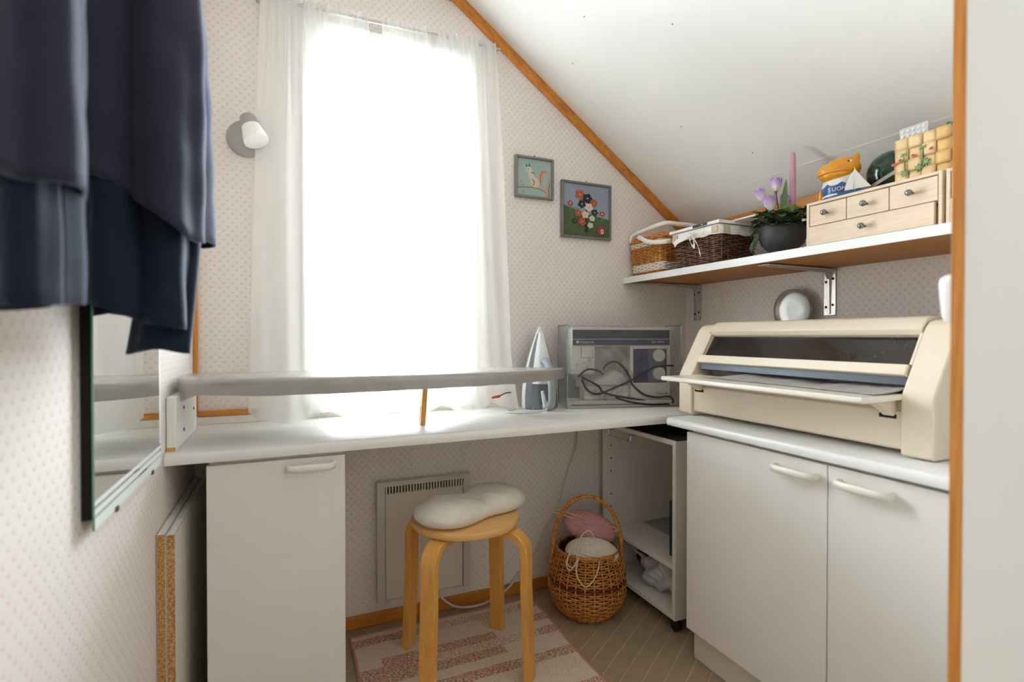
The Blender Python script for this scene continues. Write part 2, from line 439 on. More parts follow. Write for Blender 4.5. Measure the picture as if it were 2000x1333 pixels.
def thing(name, label, cat, loc, group=None):
    o = bpy.data.objects.new(name, None); COL.objects.link(o); o.location = loc
    o.empty_display_size = 0.05
    o['label'] = label; o['category'] = cat
    if group: o['group'] = group
    OFF[o] = Vector(loc)
    return o
def tag(o, label, cat, group=None):
    o['label'] = label; o['category'] = cat
    if group: o['group'] = group
    return o
def struct(o, label=None):
    o['kind'] = 'structure'
    if label: o['label'] = label
    return o
def text(name, body, size, mtx, mat, parent, shear=0.0, extrude=0.0004):
    cu = bpy.data.curves.new(name, 'FONT'); cu.body = body; cu.size = size; cu.shear = shear; cu.extrude = extrude
    cu.align_x = 'CENTER'; cu.align_y = 'CENTER'; cu.resolution_u = 3
    tmp = bpy.data.objects.new('tmp_text', cu); COL.objects.link(tmp)
    dg = bpy.context.evaluated_depsgraph_get()
    me = bpy.data.meshes.new_from_object(tmp.evaluated_get(dg))
    bpy.data.objects.remove(tmp); bpy.data.curves.remove(cu)
    o = OFF[parent]
    for v in me.vertices: v.co = mtx @ v.co - Vector(o)
    me.materials.clear(); me.materials.append(M[mat]); me.name = name
    ob = bpy.data.objects.new(name, me); COL.objects.link(ob); ob.parent = parent; OFF[ob] = o
    return ob
def copypart(ob, parent, loc=None):
    c = ob.copy(); COL.objects.link(c); c.parent = parent; OFF[c] = OFF[parent]
    if loc is not None: c.location = loc
    return c
def frame_m(o, x, y):
    x = Vector(x).normalized(); y = Vector(y).normalized(); z = x.cross(y)
    return Matrix(((x.x, y.x, z.x, o[0]), (x.y, y.y, z.y, o[1]), (x.z, y.z, z.z, o[2]), (0, 0, 0, 1)))
def lerp(a, b, t): return a + (b - a) * t
def bez(p0, p1, p2, p3, n=12):
    p0, p1, p2, p3 = map(Vector, (p0, p1, p2, p3))
    return [p0 * (1 - t) ** 3 + p1 * 3 * t * (1 - t) ** 2 + p2 * 3 * t * t * (1 - t) + p3 * t ** 3 for t in [i / n for i in range(n + 1)]]
def spline(pts, n=6):
    pts = [Vector(p) for p in pts]; out = []
    for i in range(len(pts) - 1):
        a = pts[max(i - 1, 0)]; b = pts[i]; c = pts[i + 1]; d = pts[min(i + 2, len(pts) - 1)]
        for j in range(n):
            t = j / n
            out.append(0.5 * ((2 * b) + (c - a) * t + (2 * a - 5 * b + 4 * c - d) * t * t + (-a + 3 * b - 3 * c + d) * t ** 3))
    out.append(pts[-1]); return out

XL, XR, YB = -0.28, 1.784, 1.966
YH = -1.7                      # end of the hallway behind the camera
ZC = 2.43                      # flat ceiling
XK, ZW = 0.612, 1.585          # kink of the ceiling, ceiling height at the right wall
ZD = 0.787                     # desk top
def zc(x): return ZC if x < XK else ZC + (ZW - ZC) * (x - XK) / (XR - XK)

# ------------------------------------------------------------------ the room
# back wall with the window hole
WX0, WX1, WZ0, WZ1 = 0.106, 0.657, 0.835, 2.150
w = MB()
Tk = 0.13
w.box(XL - 0.1, WX0, YB, YB + Tk, 0, ZC)
w.box(WX0, WX1, YB, YB + Tk, 0, WZ0)
w.box(WX0, WX1, YB, YB + Tk, WZ1, ZC + 0.05)
w.prism([(WX1, 0), (XR + 0.1, 0), (XR + 0.1, zc(XR + 0.1) + 0.02), (WX1, zc(WX1) + 0.02)], 'y', YB, YB + Tk)
wall_back = struct(w.build('wall_back', 'wp_xz'), 'back wall with small orange print wallpaper around the curtained window')
wall_left = struct(MB().box(XL - 0.1, XL, YH, YB, 0, ZC).build('wall_left', 'wp_yz'), 'left wall with small print wallpaper behind the mirror')
wall_right = struct(MB().box(XR, XR + 0.1, 0.34, YB, 0, ZW + 0.03).build('wall_right', 'wp_yz'), 'right wall with small print wallpaper under the sloping ceiling')
c = MB(); c.box(XL - 0.1, XK, YH, YB + Tk, ZC, ZC + 0.08)
c.prism([(XK, ZC), (XR + 0.1, zc(XR + 0.1)), (XR + 0.1, zc(XR + 0.1) + 0.09), (XK, ZC + 0.08)], 'y', 0.335, YB + Tk)
c.box(XK, XR + 0.2, YH, 0.335, ZC, ZC + 0.08)
ceiling = struct(c.build('ceiling', 'ceiling'), 'white ceiling sloping down to the right')
# a few old pin marks on the slope
for i, (x, y) in enumerate(((0.95, 1.55), (1.12, 1.30), (1.02, 1.75), (1.38, 1.55), (1.56, 1.38), (1.2, 1.0))):
    MB().ell((x, y, zc(x)), (0.0022, 0.0022, 0.0022), 8, 6).build('pin_mark', 'nail', ceiling)
floor = struct(MB().box(XL - 0.1, XR + 0.1, YH, YB + Tk, -0.06, -0.001).build('floor', 'joint'), 'greige plank floor with pale joints')
def clip(poly, a, b, cc):
    out = []
    for i in range(len(poly)):
        p, q = poly[i], poly[(i + 1) % len(poly)]
        dp, dq = a * p[0] + b * p[1] - cc, a * q[0] + b * q[1] - cc
        if dp <= 0: out.append(p)
        if dp * dq < 0:
            t = dp / (dp - dq); out.append((p[0] + (q[0] - p[0]) * t, p[1] + (q[1] - p[1]) * t))
    return out
dx, dy = math.cos(R(33.5)), math.sin(R(33.5)); nx, ny = -dy, dx
for i in range(-14, 40):
    s0 = 0.006 + i * 0.058 + 0.0016; s1 = 0.006 + (i + 1) * 0.058 - 0.0016
    poly = [(nx * s + dx * t, ny * s + dy * t) for s, t in ((s0, -4), (s0, 5), (s1, 5), (s1, -4))]
    for a_, b_, c_ in ((-1, 0, -XL), (1, 0, XR), (0, -1, -0.35), (0, 1, YB)):
        poly = clip(poly, a_, b_, c_)
        if len(poly) < 3: break
    if len(poly) >= 3: MB().prism(poly, 'z', -0.001, 0.0).build('plank', 'plank', floor)
# hallway behind the camera (only closes the space)
struct(MB().box(XL - 0.1, XR + 0.6, YH - 0.1, YH, 0, ZC).build('wall_hall', 'hallpaint'), 'white hallway wall behind the viewer')
struct(MB().box(XR + 0.1, XR + 0.2, YH, 0.34, 0, ZC).build('wall_hall_side', 'hallpaint'), 'white hallway side wall behind the viewer')
# white partition at the right edge of the view with a pine edge strip
wn = MB().box(0.7125, XR + 0.2, 0.335, 0.3465, 0, ZC)
wall_near = struct(wn.build('wall_near', 'hallpaint'), 'white partition panel at the right edge of the view')
tr5 = MB().box(0.7098, 0.7124, 0.335, 0.3475, 0, ZC)
struct(tr5.build('trim_1', 'pine_z', bevel=0.0004), 'pine strip along the edge of the white partition')
hk = MB()
hk.loft([[(0.768 + 0.012 * math.cos(a) - 0.014 * s_, 0.372 + 0.014 * math.sin(a), z) for a in [2 * math.pi * j / 12 for j in range(12)]]
         for z, s_ in ((1.098, -0.6), (1.105, -0.2), (1.13, 0.15), (1.145, 0.3), (1.152, 0.1), (1.157, -0.8))])
hk.box(0.775, 0.80, 0.347, 0.375, 1.10, 1.155)
hk.build('coat_hook', 'lampwhite', wall_near, smooth=True)['label'] = 'white plastic hook on the partition'

# pine trims
s = MB()
def slope_bar(x0, x1, lo, hi, y0, y1):
    nrm = Vector((ZC - ZW, XR - XK)).normalized()   # (x,z) normal of the slope, pointing up
    pts = [(x0, zc(x0) - 0), (x1, zc(x1))]
    return [(pts[0][0] - nrm[0] * hi, pts[0][1] - nrm[1] * hi), (pts[1][0] - nrm[0] * hi, pts[1][1] - nrm[1] * hi),
            (pts[1][0] - nrm[0] * lo, pts[1][1] - nrm[1] * lo), (pts[0][0] - nrm[0] * lo, pts[0][1] - nrm[1] * lo)]
p = slope_bar(XK, XR, 0.0, 0.036, 0, 0)
p[0] = (XK - 0.012, ZC - 0.036)
s.prism(p, 'y', YB - 0.02, YB)
struct(s.build('trim_2', 'pine_s', bevel=0.002), 'pine strip following the sloping ceiling on the back wall')
struct(MB().prism([(XL, ZC - 0.036), (XK - 0.013, ZC - 0.036), (XK, ZC), (XL, ZC)], 'y', YB - 0.02, YB).build('trim_3', 'pine_x', bevel=0.002), 'pine strip under the flat ceiling')
struct(MB().box(XL, XL + 0.014, YB - 0.014, YB, ZD + 0.04, ZC - 0.036).build('trim_4', 'pine_z', bevel=0.002), 'upright pine strip in the left corner')
struct(MB().box(XL + 0.014, -0.096, YB - 0.018, YB, ZD + 0.026, ZD + 0.044).build('trim_5', 'pine_x', bevel=0.002), 'pine strip above the desk upstand')
struct(MB().prism([(XR, ZW), (XR, ZW - 0.05), (XR - 0.018, ZW - 0.05), (XR - 0.018, ZW + 0.010)], 'y', 0.36, YB - 0.02).build('trim_6', 'pine_y', bevel=0.002), 'pine strip where the slope meets the right wall')
struct(MB().box(0.155, 1.25, YB - 0.012, YB, 0, 0.047).build('baseboard_back', 'pine_x', bevel=0.003), 'pine baseboard along the back wall')

# window
win = thing('window_1', 'white framed window behind the sheer curtains', 'window', (0.37, 2.03, WZ0))
del win['category']; win['kind'] = 'structure'
f = MB()
FY0, FY1 = 1.985, 2.09
for a in ((WX0, WX0 + 0.022, WZ0, WZ1), (WX1 - 0.022, WX1, WZ0, WZ1), (WX0 + 0.022, WX1 - 0.022, WZ0, WZ0 + 0.03), (WX0 + 0.022, WX1 - 0.022, WZ1 - 0.022, WZ1)):
    f.box(a[0], a[1], FY0, FY1, a[2], a[3])
f.build('outer_frame', 'frame_w', win, bevel=0.004)
f = MB()
for a in ((WX0 + 0.022, WX0 + 0.048, WZ0 + 0.03, WZ1 - 0.022), (WX1 - 0.050, WX1 - 0.022, WZ0 + 0.03, WZ1 - 0.022), (WX0 + 0.048, WX1 - 0.05, WZ0 + 0.03, WZ0 + 0.06), (WX0 + 0.048, WX1 - 0.05, WZ1 - 0.05, WZ1 - 0.022)):
    f.box(a[0], a[1], 1.988, 2.055, a[2], a[3])
f.build('sash', 'frame_w', win, bevel=0.004)
MB().box(WX0 + 0.04, WX1 - 0.042, 2.027, 2.031, WZ0 + 0.052, WZ1 - 0.042).build('pane', 'glass', win)
f = MB()
f.box(WX0 - 0.055, WX0 - 0.001, YB - 0.010, YB - 0.0002, WZ0, WZ1 + 0.001); f.box(WX1 + 0.001, WX1 + 0.045, YB - 0.010, YB - 0.0002, WZ0, WZ1 + 0.001)
f.box(WX0 - 0.055, WX1 + 0.045, YB - 0.010, YB - 0.0002, WZ1 + 0.001, WZ1 + 0.05)
f.build('casing', 'frame_w', win, bevel=0.003)
MB().box(WX0 - 0.035, WX1 + 0.05, YB - 0.03, FY0 + 0.01, ZD + 0.02, WZ0 + 0.002).build('window_sill', 'frame_w', win, bevel=0.004)
for x in (WX0 + 0.022, WX1 - 0.022):
    MB().lathe([(0.008, 0), (0.008, 0.05)], (x, 1.982, 1.05), 12).build('hinge', 'brushed', win, smooth=True)

# ------------------------------------------------------------------ desk, cabinets, counter
desk = thing('desk_top', 'long white laminate desk top running under the window', 'desk', (0.6, 1.75, ZD - 0.03))
MB().prism([(1.505, ZD - 0.03), (YB, ZD - 0.03), (YB, ZD), (1.513, ZD), (1.507, ZD - 0.003), (1.5035, ZD - 0.010), (1.503, ZD - 0.02)], 'x', XL + 0.001, XR - 0.001).build('top', 'laminate', desk, smooth=True, angle=30)
MB().box(XL + 0.001, 0.05, YB - 0.016, YB - 0.001, ZD, ZD + 0.026).build('upstand', 'laminate', desk, bevel=0.002)

def bow_handle(o, along, out, L, parent, h=0.030, r=0.0085):
    o = Vector(o); a = Vector(along).normalized(); n_ = Vector(out).normalized()
    pts = [o - a * (L / 2), o - a * (L / 2) + n_ * (h * 0.55), o - a * (L / 2 - 0.006) + n_ * (h * 0.85), o - a * (L / 2 - 0.02) + n_ * h]
    pts = pts + [o + (p_ - o) - a * 2 * ((p_ - o).dot(a)) for p_ in pts[::-1]]
    m = MB().tube(pts, r, 12, sq=(1.2, 0.75))
    return m.build('handle', 'handle', parent, smooth=True, angle=60)

cab = thing('base_cabinet', 'white single door cabinet under the left end of the desk', 'cabinet', (-0.02, 1.7, 0))
m = MB(); m.box(-0.186, -0.170, 1.535, 1.93, 0.0, ZD - 0.031); m.box(0.130, 0.146, 1.535, 1.93, 0.0, ZD - 0.031); m.box(-0.17, 0.13, 1.535, 1.93, 0.08, 0.096)
m.box(-0.17, 0.13, 1.915, 1.93, 0.0, ZD - 0.031); m.box(-0.17, 0.13, 1.545, 1.56, 0.0, 0.09); m.box(-0.17, 0.13, 1.537, 1.60, ZD - 0.049, ZD - 0.031)
m.build('body', 'melamine', cab)
dr = MB().box(-0.190, 0.149, 1.516, 1.533, 0.085, 0.745).build('door', 'melamine', cab, bevel=0.0015)
bow_handle((0.060, 1.516, 0.7225), (1, 0, 0), (0, -1, 0), 0.115, dr)

XC = 1.195
ZT = 0.80
cab2 = thing('base_cabinet', 'wide white two door cabinet under the cream ironing machine', 'cabinet', (1.5, 0.85, 0))
m = MB(); y0, y1 = 0.372, 1.328
m.box(1.236, 1.77, y1 - 0.016, y1, 0.09, ZT - 0.03); m.box(1.236, 1.77, y0, y0 + 0.016, 0.09, ZT - 0.03); m.box(1.236, 1.77, y0, y1, 0.09, 0.106)
m.box(1.755, 1.77, y0, y1, 0.09, ZT - 0.03); m.box(1.237, 1.30, y0, y1, ZT - 0.05, ZT - 0.0305)
m.build('body', 'melamine', cab2)
MB().box(1.249, 1.265, y0 + 0.004, y1 + 0.006, 0.0, 0.10).build('plinth', 'melamine', cab2, bevel=0.0015)
d1 = MB().box(1.215, 1.232, 0.8495, 1.334, 0.108, 0.7615).build('door', 'laminate', cab2, bevel=0.002)
d2 = MB().box(1.215, 1.232, 0.366, 0.8465, 0.108, 0.7615).build('door', 'laminate', cab2, bevel=0.002)
bow_handle((1.215, 0.932, 0.727), (0, 1, 0), (-1, 0, 0), 0.118, d1)
bow_handle((1.215, 0.757, 0.728), (0, 1, 0), (-1, 0, 0), 0.118, d2)
ct = MB()
prof = [(1.1965, ZT - 0.028), (XR - 0.002, ZT - 0.028), (XR - 0.002, ZT), (1.206, ZT), (1.199, ZT - 0.003), (1.1955, ZT - 0.010), (1.195, ZT - 0.02)]
ct.prism(prof, 'y', 0.36, 1.412)
tag(ct.build('countertop', 'counterlam', bevel=0.003, smooth=True, angle=30), 'white rounded edge countertop carrying the cream ironing machine', 'countertop')

# chipboard panels leaning by the left wall
for i, (x, yy, zz) in enumerate(((-0.2785, 1.418, 0.618), (-0.2595, 1.420, 0.614))):
    pn = thing('chipboard_panel', ['white faced chipboard panel standing against the left wall, the one touching the wallpaper',
                                   'white faced chipboard panel under the desk, the one nearer the cabinet'][i], 'board', (x + 0.009, 1.68, 0), 'spare chipboard panels under the desk')
    MB().box(x + 0.0008, x + 0.0172, yy, 1.945, 0, zz - 0.0008).build('core', 'chipboard', pn)
    fm = MB(); fm.box(x, x + 0.0008, yy + 0.0003, 1.945, 0, zz); fm.box(x + 0.0172, x + 0.018, yy + 0.0003, 1.945, 0, zz); fm.box(x, x + 0.018, yy + 0.0003, 1.945, zz - 0.0008, zz)
    fm.build('facing', 'melamine', pn)

# radiator
rad = thing('panel_radiator', 'slim cream electric panel radiator on the wall under the desk', 'radiator', (0.48, 1.95, 0.08))
x0, x1, z0, z1, yf = 0.302, 0.661, 0.092, 0.537, 1.925
MB().box(x0 + 0.03, x1 - 0.03, yf + 0.004, yf + 0.018, z0 + 0.008, z1 - 0.045).build('front_panel', 'radiator', rad, bevel=0.002)
fr = MB(); fr.box(x0, x0 + 0.028, yf, YB - 0.008, z0, z1); fr.box(x1 - 0.028, x1, yf, YB - 0.008, z0, z1)
fr.box(x0 + 0.028, x1 - 0.028, yf, YB - 0.008, z1 - 0.011, z1); fr.box(x0 + 0.028, x1 - 0.028, yf + 0.012, YB - 0.008, z0, z0 + 0.01)
fr.build('frame', 'radiator_trim', rad)
MB().box(x0 + 0.028, x1 - 0.028, yf + 0.022, yf + 0.026, z1 - 0.05, z1 - 0.012).build('grille_backing', 'hole', rad)
gb = MB(); gb.box(x0 + 0.028, x1 - 0.028, yf + 0.003, yf + 0.016, z1 - 0.018, z1 - 0.011); gb.box(x0 + 0.028, x1 - 0.028, yf + 0.003, yf + 0.016, z1 - 0.053, z1 - 0.046)
gb.build('grille_rail', 'radiator', rad)
sl = None; n_sl = 27
for i in range(n_sl):
    xx = x0 + 0.034 + (x1 - x0 - 0.068) * i / (n_sl - 1)
    if sl is None:
        sl = MB().box(xx - 0.0026, xx + 0.0026, yf + 0.003, yf + 0.016, z1 - 0.047, z1 - 0.017).build('grille_slat', 'radiator', rad); sx = xx
    else: copypart(sl, rad, (xx - sx, 0, 0))
cb = spline([(0.53, 1.945, 0.095), (0.55, 1.93, 0.06), (0.60, 1.915, 0.025), (0.68, 1.91, 0.014), (0.76, 1.92, 0.022), (0.84, 1.94, 0.05), (0.90, 1.957, 0.10), (0.95, 1.959, 0.15), (1.02, 1.96, 0.27), (1.07, 1.96, 0.33), (1.11, 1.96, 0.46), (1.155, 1.96, 0.60), (1.16, 1.96, 0.70)], 6)
MB().tube(cb, 0.0042, 8).build('power_cable', 'cable', rad, smooth=True)
cb = spline([(1.085, 1.962, 0.36), (1.12, 1.962, 0.48), (1.165, 1.962, 0.60), (1.17, 1.962, 0.74)], 6)
tag(MB().tube(cb, 0.0025, 6).build('wall_cable', 'cable', smooth=True), 'thin pale cable running up the back wall beside the trolley', 'cable')

# ------------------------------------------------------------------ rug, stool, cushion
rug = thing('rug', 'woven rug in beige and rust blocks under the stool', 'rug', (0.55, 1.45, 0))
def rugf(u, v):
    x = lerp(0.200, 0.905, u) + 0.004 * math.sin(9 * v); y = lerp(0.95, 1.890, v) + 0.003 * math.sin(7 * u)
    return (x, y, 0.007 + 0.0012 * math.sin(40 * u + 13 * v) * math.sin(31 * v))
rg = MB().grid(rugf, 60, 80); rg.box(0.202, 0.903, 0.952, 1.888, 0.0005, 0.0062)
rg.build('pile', 'rug', rug, smooth=True)
ed = [rugf(i / 30, 1) for i in range(31)] + [rugf(1, 1 - i / 40) for i in range(1, 41)] + [rugf(1 - i / 30, 0) for i in range(1, 31)] + [rugf(0, i / 40) for i in range(1, 40)]
MB().tube([(p_[0], p_[1], 0.0055) for p_ in ed], 0.0052, 8, closed=True).build('binding', 'rugedge', rug, smooth=True)

SC = Vector((0.532, 1.598, 0)); SZ = 0.497; SR = 0.176; ZR = 0.0085
st = thing('stool', 'round birch stool with four bent legs in front of the radiator', 'stool', (SC.x, SC.y, ZR))
prof = [(0.0, -0.024), (SR - 0.012, -0.024), (SR - 0.003, -0.020), (SR, -0.012), (SR - 0.002, -0.004), (SR - 0.008, 0.0), (0.0, 0.0)]
MB().lathe([(max(r, 0.0005), h) for r, h in prof], (SC.x, SC.y, SZ), 56).build('seat', 'birch_x', st, smooth=True)
for ang in (40, 132, 222, 314):
    d = Vector((math.cos(R(ang)), math.sin(R(ang)), 0)); t = Vector((-d.y, d.x, 0))
    rl = 0.212; rb = 0.06; zt = SZ - 0.024 - 0.0115
    pts = [SC + d * (rl + 0.012) + Vector((0, 0, ZR)), SC + d * rl + Vector((0, 0, zt - rb - 0.1)), SC + d * rl + Vector((0, 0, zt - rb))]
    for q in range(1, 9):
        a = q / 8 * math.pi / 2
        pts.append(SC + d * (rl - rb + rb * math.cos(a)) + Vector((0, 0, zt - rb + rb * math.sin(a))))
    pts.append(SC + d * 0.05 + Vector((0, 0, zt)))
    MB().sweep(pts, t, 0.050, 0.023).build('leg', 'birch', st, bevel=0.002, smooth=True, angle=35)
# plush figure-eight cushion
ax = Vector((0.93, 0.37, 0)).normalized(); ay = Vector((-ax.y, ax.x, 0)); cc = SC + Vector((0.022, 0.0, 0))
m = MB(); rings = []; NT_ = 72; ca, cbb = 0.148, 0.168
def cas(th): return math.sqrt(ca * ca * math.cos(2 * th) + math.sqrt(cbb ** 4 - ca ** 4 * math.sin(2 * th) ** 2))
prof = [(0.0, 0.0), (0.45, 0.0), (0.80, 0.001), (0.93, 0.006), (0.985, 0.016), (1.0, 0.027), (0.985, 0.037), (0.93, 0.047), (0.82, 0.057), (0.66, 0.065), (0.45, 0.069), (0.25, 0.069), (0.08, 0.067), (0.0, 0.067)]
for rr, h in prof:
    ring = []
    for i in range(NT_):
        th = 2 * math.pi * i / NT_; rad_ = cas(th) * rr * (0.93 + 0.02 * math.sin(3 * th + 1))
        a_, b_ = rad_ * math.cos(th), rad_ * math.sin(th) * 1.12
        pinch = math.exp(-(a_ / 0.045) ** 2)
        hh = h * (1 - 0.22 * pinch) + (0.003 * math.sin(25 * a_ * 3 + 9 * b_ * 5) if h > 0.03 else 0)
        p_ = cc + ax * a_ + ay * b_
        ring.append((p_.x, p_.y, SZ + 0.001 + hh))
    rings.append(ring)
m.loft(rings)
tag(m.build('cushion', 'plush', smooth=True, angle=180), 'white plush figure eight cushion lying on the stool', 'cushion')

# ------------------------------------------------------------------ mirror
MX = -0.262; my0, my1, mz0, mz1 = 0.945, 1.384, 0.790, 1.62
mir = thing('wall_mirror', 'frameless mirror with etched bottom bands on the left wall', 'mirror', (MX, 1.16, mz0))
MB().box(MX - 0.0025, MX, my0, my1, mz0, mz1).build('glass', ['mirror_edge'], mir)
MB().box(MX, MX + 0.0004, my0 + 0.001, my1 - 0.014, mz0 + 0.047, mz1).build('reflecting_face', 'mirror', mir)
for a, b in ((0.0, 0.018), (0.022, 0.031), (0.036, 0.0435)):
    MB().box(MX, MX + 0.0004, my0 + 0.001, my1, mz0 + a, mz0 + b).build('etched_band', 'frost', mir)
for a, b in ((0.018, 0.022), (0.031, 0.036), (0.0435, 0.047)):
    MB().box(MX, MX + 0.0004, my0 + 0.001, my1, mz0 + a, mz0 + b).build('clear_band', 'mirror', mir)
MB().box(MX, MX + 0.0004, my1 - 0.014, my1, mz0 + 0.047, mz1).build('etched_band', 'frost', mir)
MB().box(XL + 0.0005, MX - 0.0026, my0 + 0.006, my1 - 0.01, mz0 + 0.015, mz1).build('backing_board', 'hole', mir)
for y in (1.05, 1.30): MB().box(MX - 0.006, MX + 0.003, y - 0.006, y + 0.006, mz0 - 0.003, mz0 + 0.005).build('clip', 'nail', mir)

# ------------------------------------------------------------------ ironing board folded out from the left wall
ib = thing('ironing_board', 'silver covered ironing board folded out above the desk', 'ironing board', (0.3, 1.67, ZD))
yc = 1.672; zt = 0.968
def hw(x):
    t = (x + 0.262) / 1.20
    if t < 0.05: return 0.095 + 0.055 * math.sin(t / 0.05 * math.pi / 2)
    if t < 0.5: return 0.150
    q = (t - 0.5) / 0.5
    return max(0.150 * (1 - q ** 2.6) ** 0.62, 0.004)
rings = []; NX = 60
for i in range(NX + 1):
    t = i / NX; t = 1 - (1 - t) ** 1.5; x = -0.262 + 1.20 * t; h = hw(x); ring = []
    drop = (0.036 + 0.012 * min(1, t / 0.16)) - 0.012 * max(0, (t - 0.35) / 0.65); zz = zt - 0.008 * t
    wv = (0.0004 + 0.0012 * max(0, t - 0.5)) * (math.sin(x * 43) + 0.7 * math.sin(x * 97 + 1))
    sec = [(-1, -drop + wv), (-1.0, -drop * 0.5), (-0.995, -0.012), (-0.965, -0.003), (-0.90, 0), (-0.5, 0.001), (0, 0.0015), (0.5, 0.001), (0.90, 0), (0.965, -0.003), (0.995, -0.012), (1.0, -drop * 0.5), (1, -drop + wv), (0.86, -drop + 0.004), (0, -drop + 0.012), (-0.86, -drop + 0.004)]
    for a, b in sec: ring.append((x, yc + a * h, zz + b))
    rings.append(ring)
MB().loft(rings).build('cover', 'boardcloth', ib, smooth=True, angle=50)
pr = MB().prism([(0.398, ZD), (0.414, ZD), (0.424, 0.930), (0.408, 0.930)], 'y', 1.655, 1.683)
pr.build('prop_stick', 'birch', ib, bevel=0.001)
bx = MB().box(XL + 0.001, -0.2575, 1.533, 1.858, ZD + 0.001, 0.925)
hb = bx.build('wall_bracket', 'metalwhite', ib, bevel=0.003)
MB().box(XL + 0.002, -0.2585, 1.531, 1.535, ZD + 0.0005, ZD + 0.010).build('worn_edge', 'birch', hb)
for y, z in ((1.64, 0.885), (1.80, 0.862), (1.64, 0.825)):
    MB().lathe([(0.0042, 0), (0.0042, 0.002), (0.0005, 0.0025)], (-0.2575, y, z), 10, 'x').build('screw', 'nail', hb, smooth=True)
hg = MB(); hg.box(-0.257, -0.252, 1.60, 1.74, 0.905, 0.932); hg.prism([(-0.254, 0.908), (-0.20, 0.926), (-0.16, 0.934), (-0.254, 0.934)], 'y', 1.61, 1.615); hg.prism([(-0.254, 0.908), (-0.20, 0.926), (-0.16, 0.934), (-0.254, 0.934)], 'y', 1.72, 1.725)
hg.lathe([(0.004, 0), (0.004, 0.13)], (-0.235, 1.605, 0.922), 10, 'y')
hg.build('hinge', 'brushed', ib)

# ------------------------------------------------------------------ curtains
rod = thing('curtain_rod', 'thin pale curtain rod above the window', 'curtain rod', (0.35, 1.935, 2.222))
MB().tube([(-0.10, 1.937, 2.216), (0.795, 1.937, 2.234)], 0.006, 10).build('rod', 'brushed', rod, smooth=True)
for x in (-0.085, 0.785):
    MB().tube([(x, 1.937, 2.2165 + (x + 0.1) * 0.02), (x, YB, 2.2165 + (x + 0.1) * 0.02)], 0.005, 8).build('rod_holder', 'brushed', rod, smooth=True)
def curtain(name, label, xt0, xt1, xb0, xb1, seed, hemf):
    rnd = random.Random(seed)
    ph = [rnd.random() * 6.28 for _ in range(8)]
    NU, NV = 220, 70
    L = xt1 - xt0
    def fold(u, v):
        g = max(0.0, 1 - v * 3.0)                  # near the rod: tight gathers
        a = 0.012 * math.sin(u * L * 58 + ph[0] + 1.6 * math.sin(u * 6 + ph[1]))
        a += 0.007 * math.sin(u * L * 105 + ph[2] + 0.6 * math.sin(v * 4))
        a += 0.010 * math.sin(u * L * 26 + ph[3] + v * 1.2)
        b = 0.006 * math.sin(u * L * 240 + ph[4]) + 0.004 * math.sin(u * L * 410 + ph[5])
        return a * (0.45 + 0.55 * min(1, v * 2.5)) + b * g
    def fn(u, v):
        xt = lerp(xt0, xt1, u); xb = lerp(xb0, xb1, u); e = v ** 0.8
        x = lerp(xt, xb, e) + 0.004 * math.sin(u * L * 116 + ph[6]) * (1 - v)
        zr = 2.2165 + (xt + 0.1) * 0.02
        hz, fy = hemf(u)
        z = lerp(zr + 0.018 + 0.004 * math.sin(u * L * 300 + ph[7]), hz, v)
        bul = max(0.0, (v - 0.86) / 0.14)
        y = 1.926 + fold(u, v) * (1 - 0.5 * bul) - (fy * bul ** 1.3) + (0.0 if v > 0.02 else 0.004)
        y = min(y, 1.949)
        if v < 0.03: y = 1.937 + fold(u, v) * 0.55 - 0.0085
        return (x, y, z)
    m = MB().grid(fn, NU, NV)
    return tag(m.build(name, 'sheer', smooth=True, angle=180), label, 'curtain', 'sheer curtains')
def hemL(u):
    s_ = abs(math.sin(u * math.pi * 2.0)) if u < 0.5 else abs(math.sin((u - 0.5) * math.pi * 2.0))
    return (ZD + 0.004 + 0.035 * (1 - s_) ** 1.5 * (1 if u < 0.9 else 0.3), 0.018 + 0.050 * s_)
def hemR(u):
    s_ = abs(math.sin((u * 2.4 + 0.1) * math.pi))
    return (ZD + 0.004 + 0.028 * (1 - s_) ** 1.5, 0.018 + 0.045 * s_)
curtain('sheer_curtain', 'white sheer curtain panel on the left, beside the wall lamp', -0.074, 0.268, -0.118, 0.365, 3, hemL)
curtain('sheer_curtain', 'white sheer curtain panel on the right, beside the small pictures', 0.318, 0.772, 0.355, 0.842, 11, hemR)

# ------------------------------------------------------------------ wall lamp
lp = thing('wall_lamp', 'small grey wall spotlight with a white shade beside the curtain', 'lamp', (-0.122, YB, 1.68))
LC = (-0.120, YB, 1.744)
MB().lathe([(0.062, 0.0), (0.062, -0.006), (0.056, -0.016), (0.03, -0.026), (0.001, -0.028)], LC, 40, 'y').build('wall_plate', 'lampgrey', lp, smooth=True, angle=60)
d = Vector((0.30, -0.30, -0.90)).normalized(); o = Vector((-0.113, YB - 0.058, 1.790))
Q = Vector((0, 0, 1)).rotation_difference(d).to_matrix().to_4x4(); Q.translation = o
MB().lathe([(0.001, -0.012), (0.020, -0.012), (0.024, -0.008), (0.030, 0.028), (0.031, 0.030), (0.028, 0.031), (0.001, 0.031)], (0, 0, 0), 28).xf(Q).build('lamp_head', 'lampgrey', lp, smooth=True)
MB().lathe([(0.030, 0.030), (0.039, 0.078), (0.038, 0.084), (0.028, 0.086), (0.001, 0.082)], (0, 0, 0), 28).xf(Q).build('lamp_shade', 'lampwhite', lp, smooth=True)
MB().tube([(-0.120, YB - 0.02, 1.765), tuple(o + d * 0.012)], 0.009, 12).build('arm', 'lampgrey', lp, smooth=True)

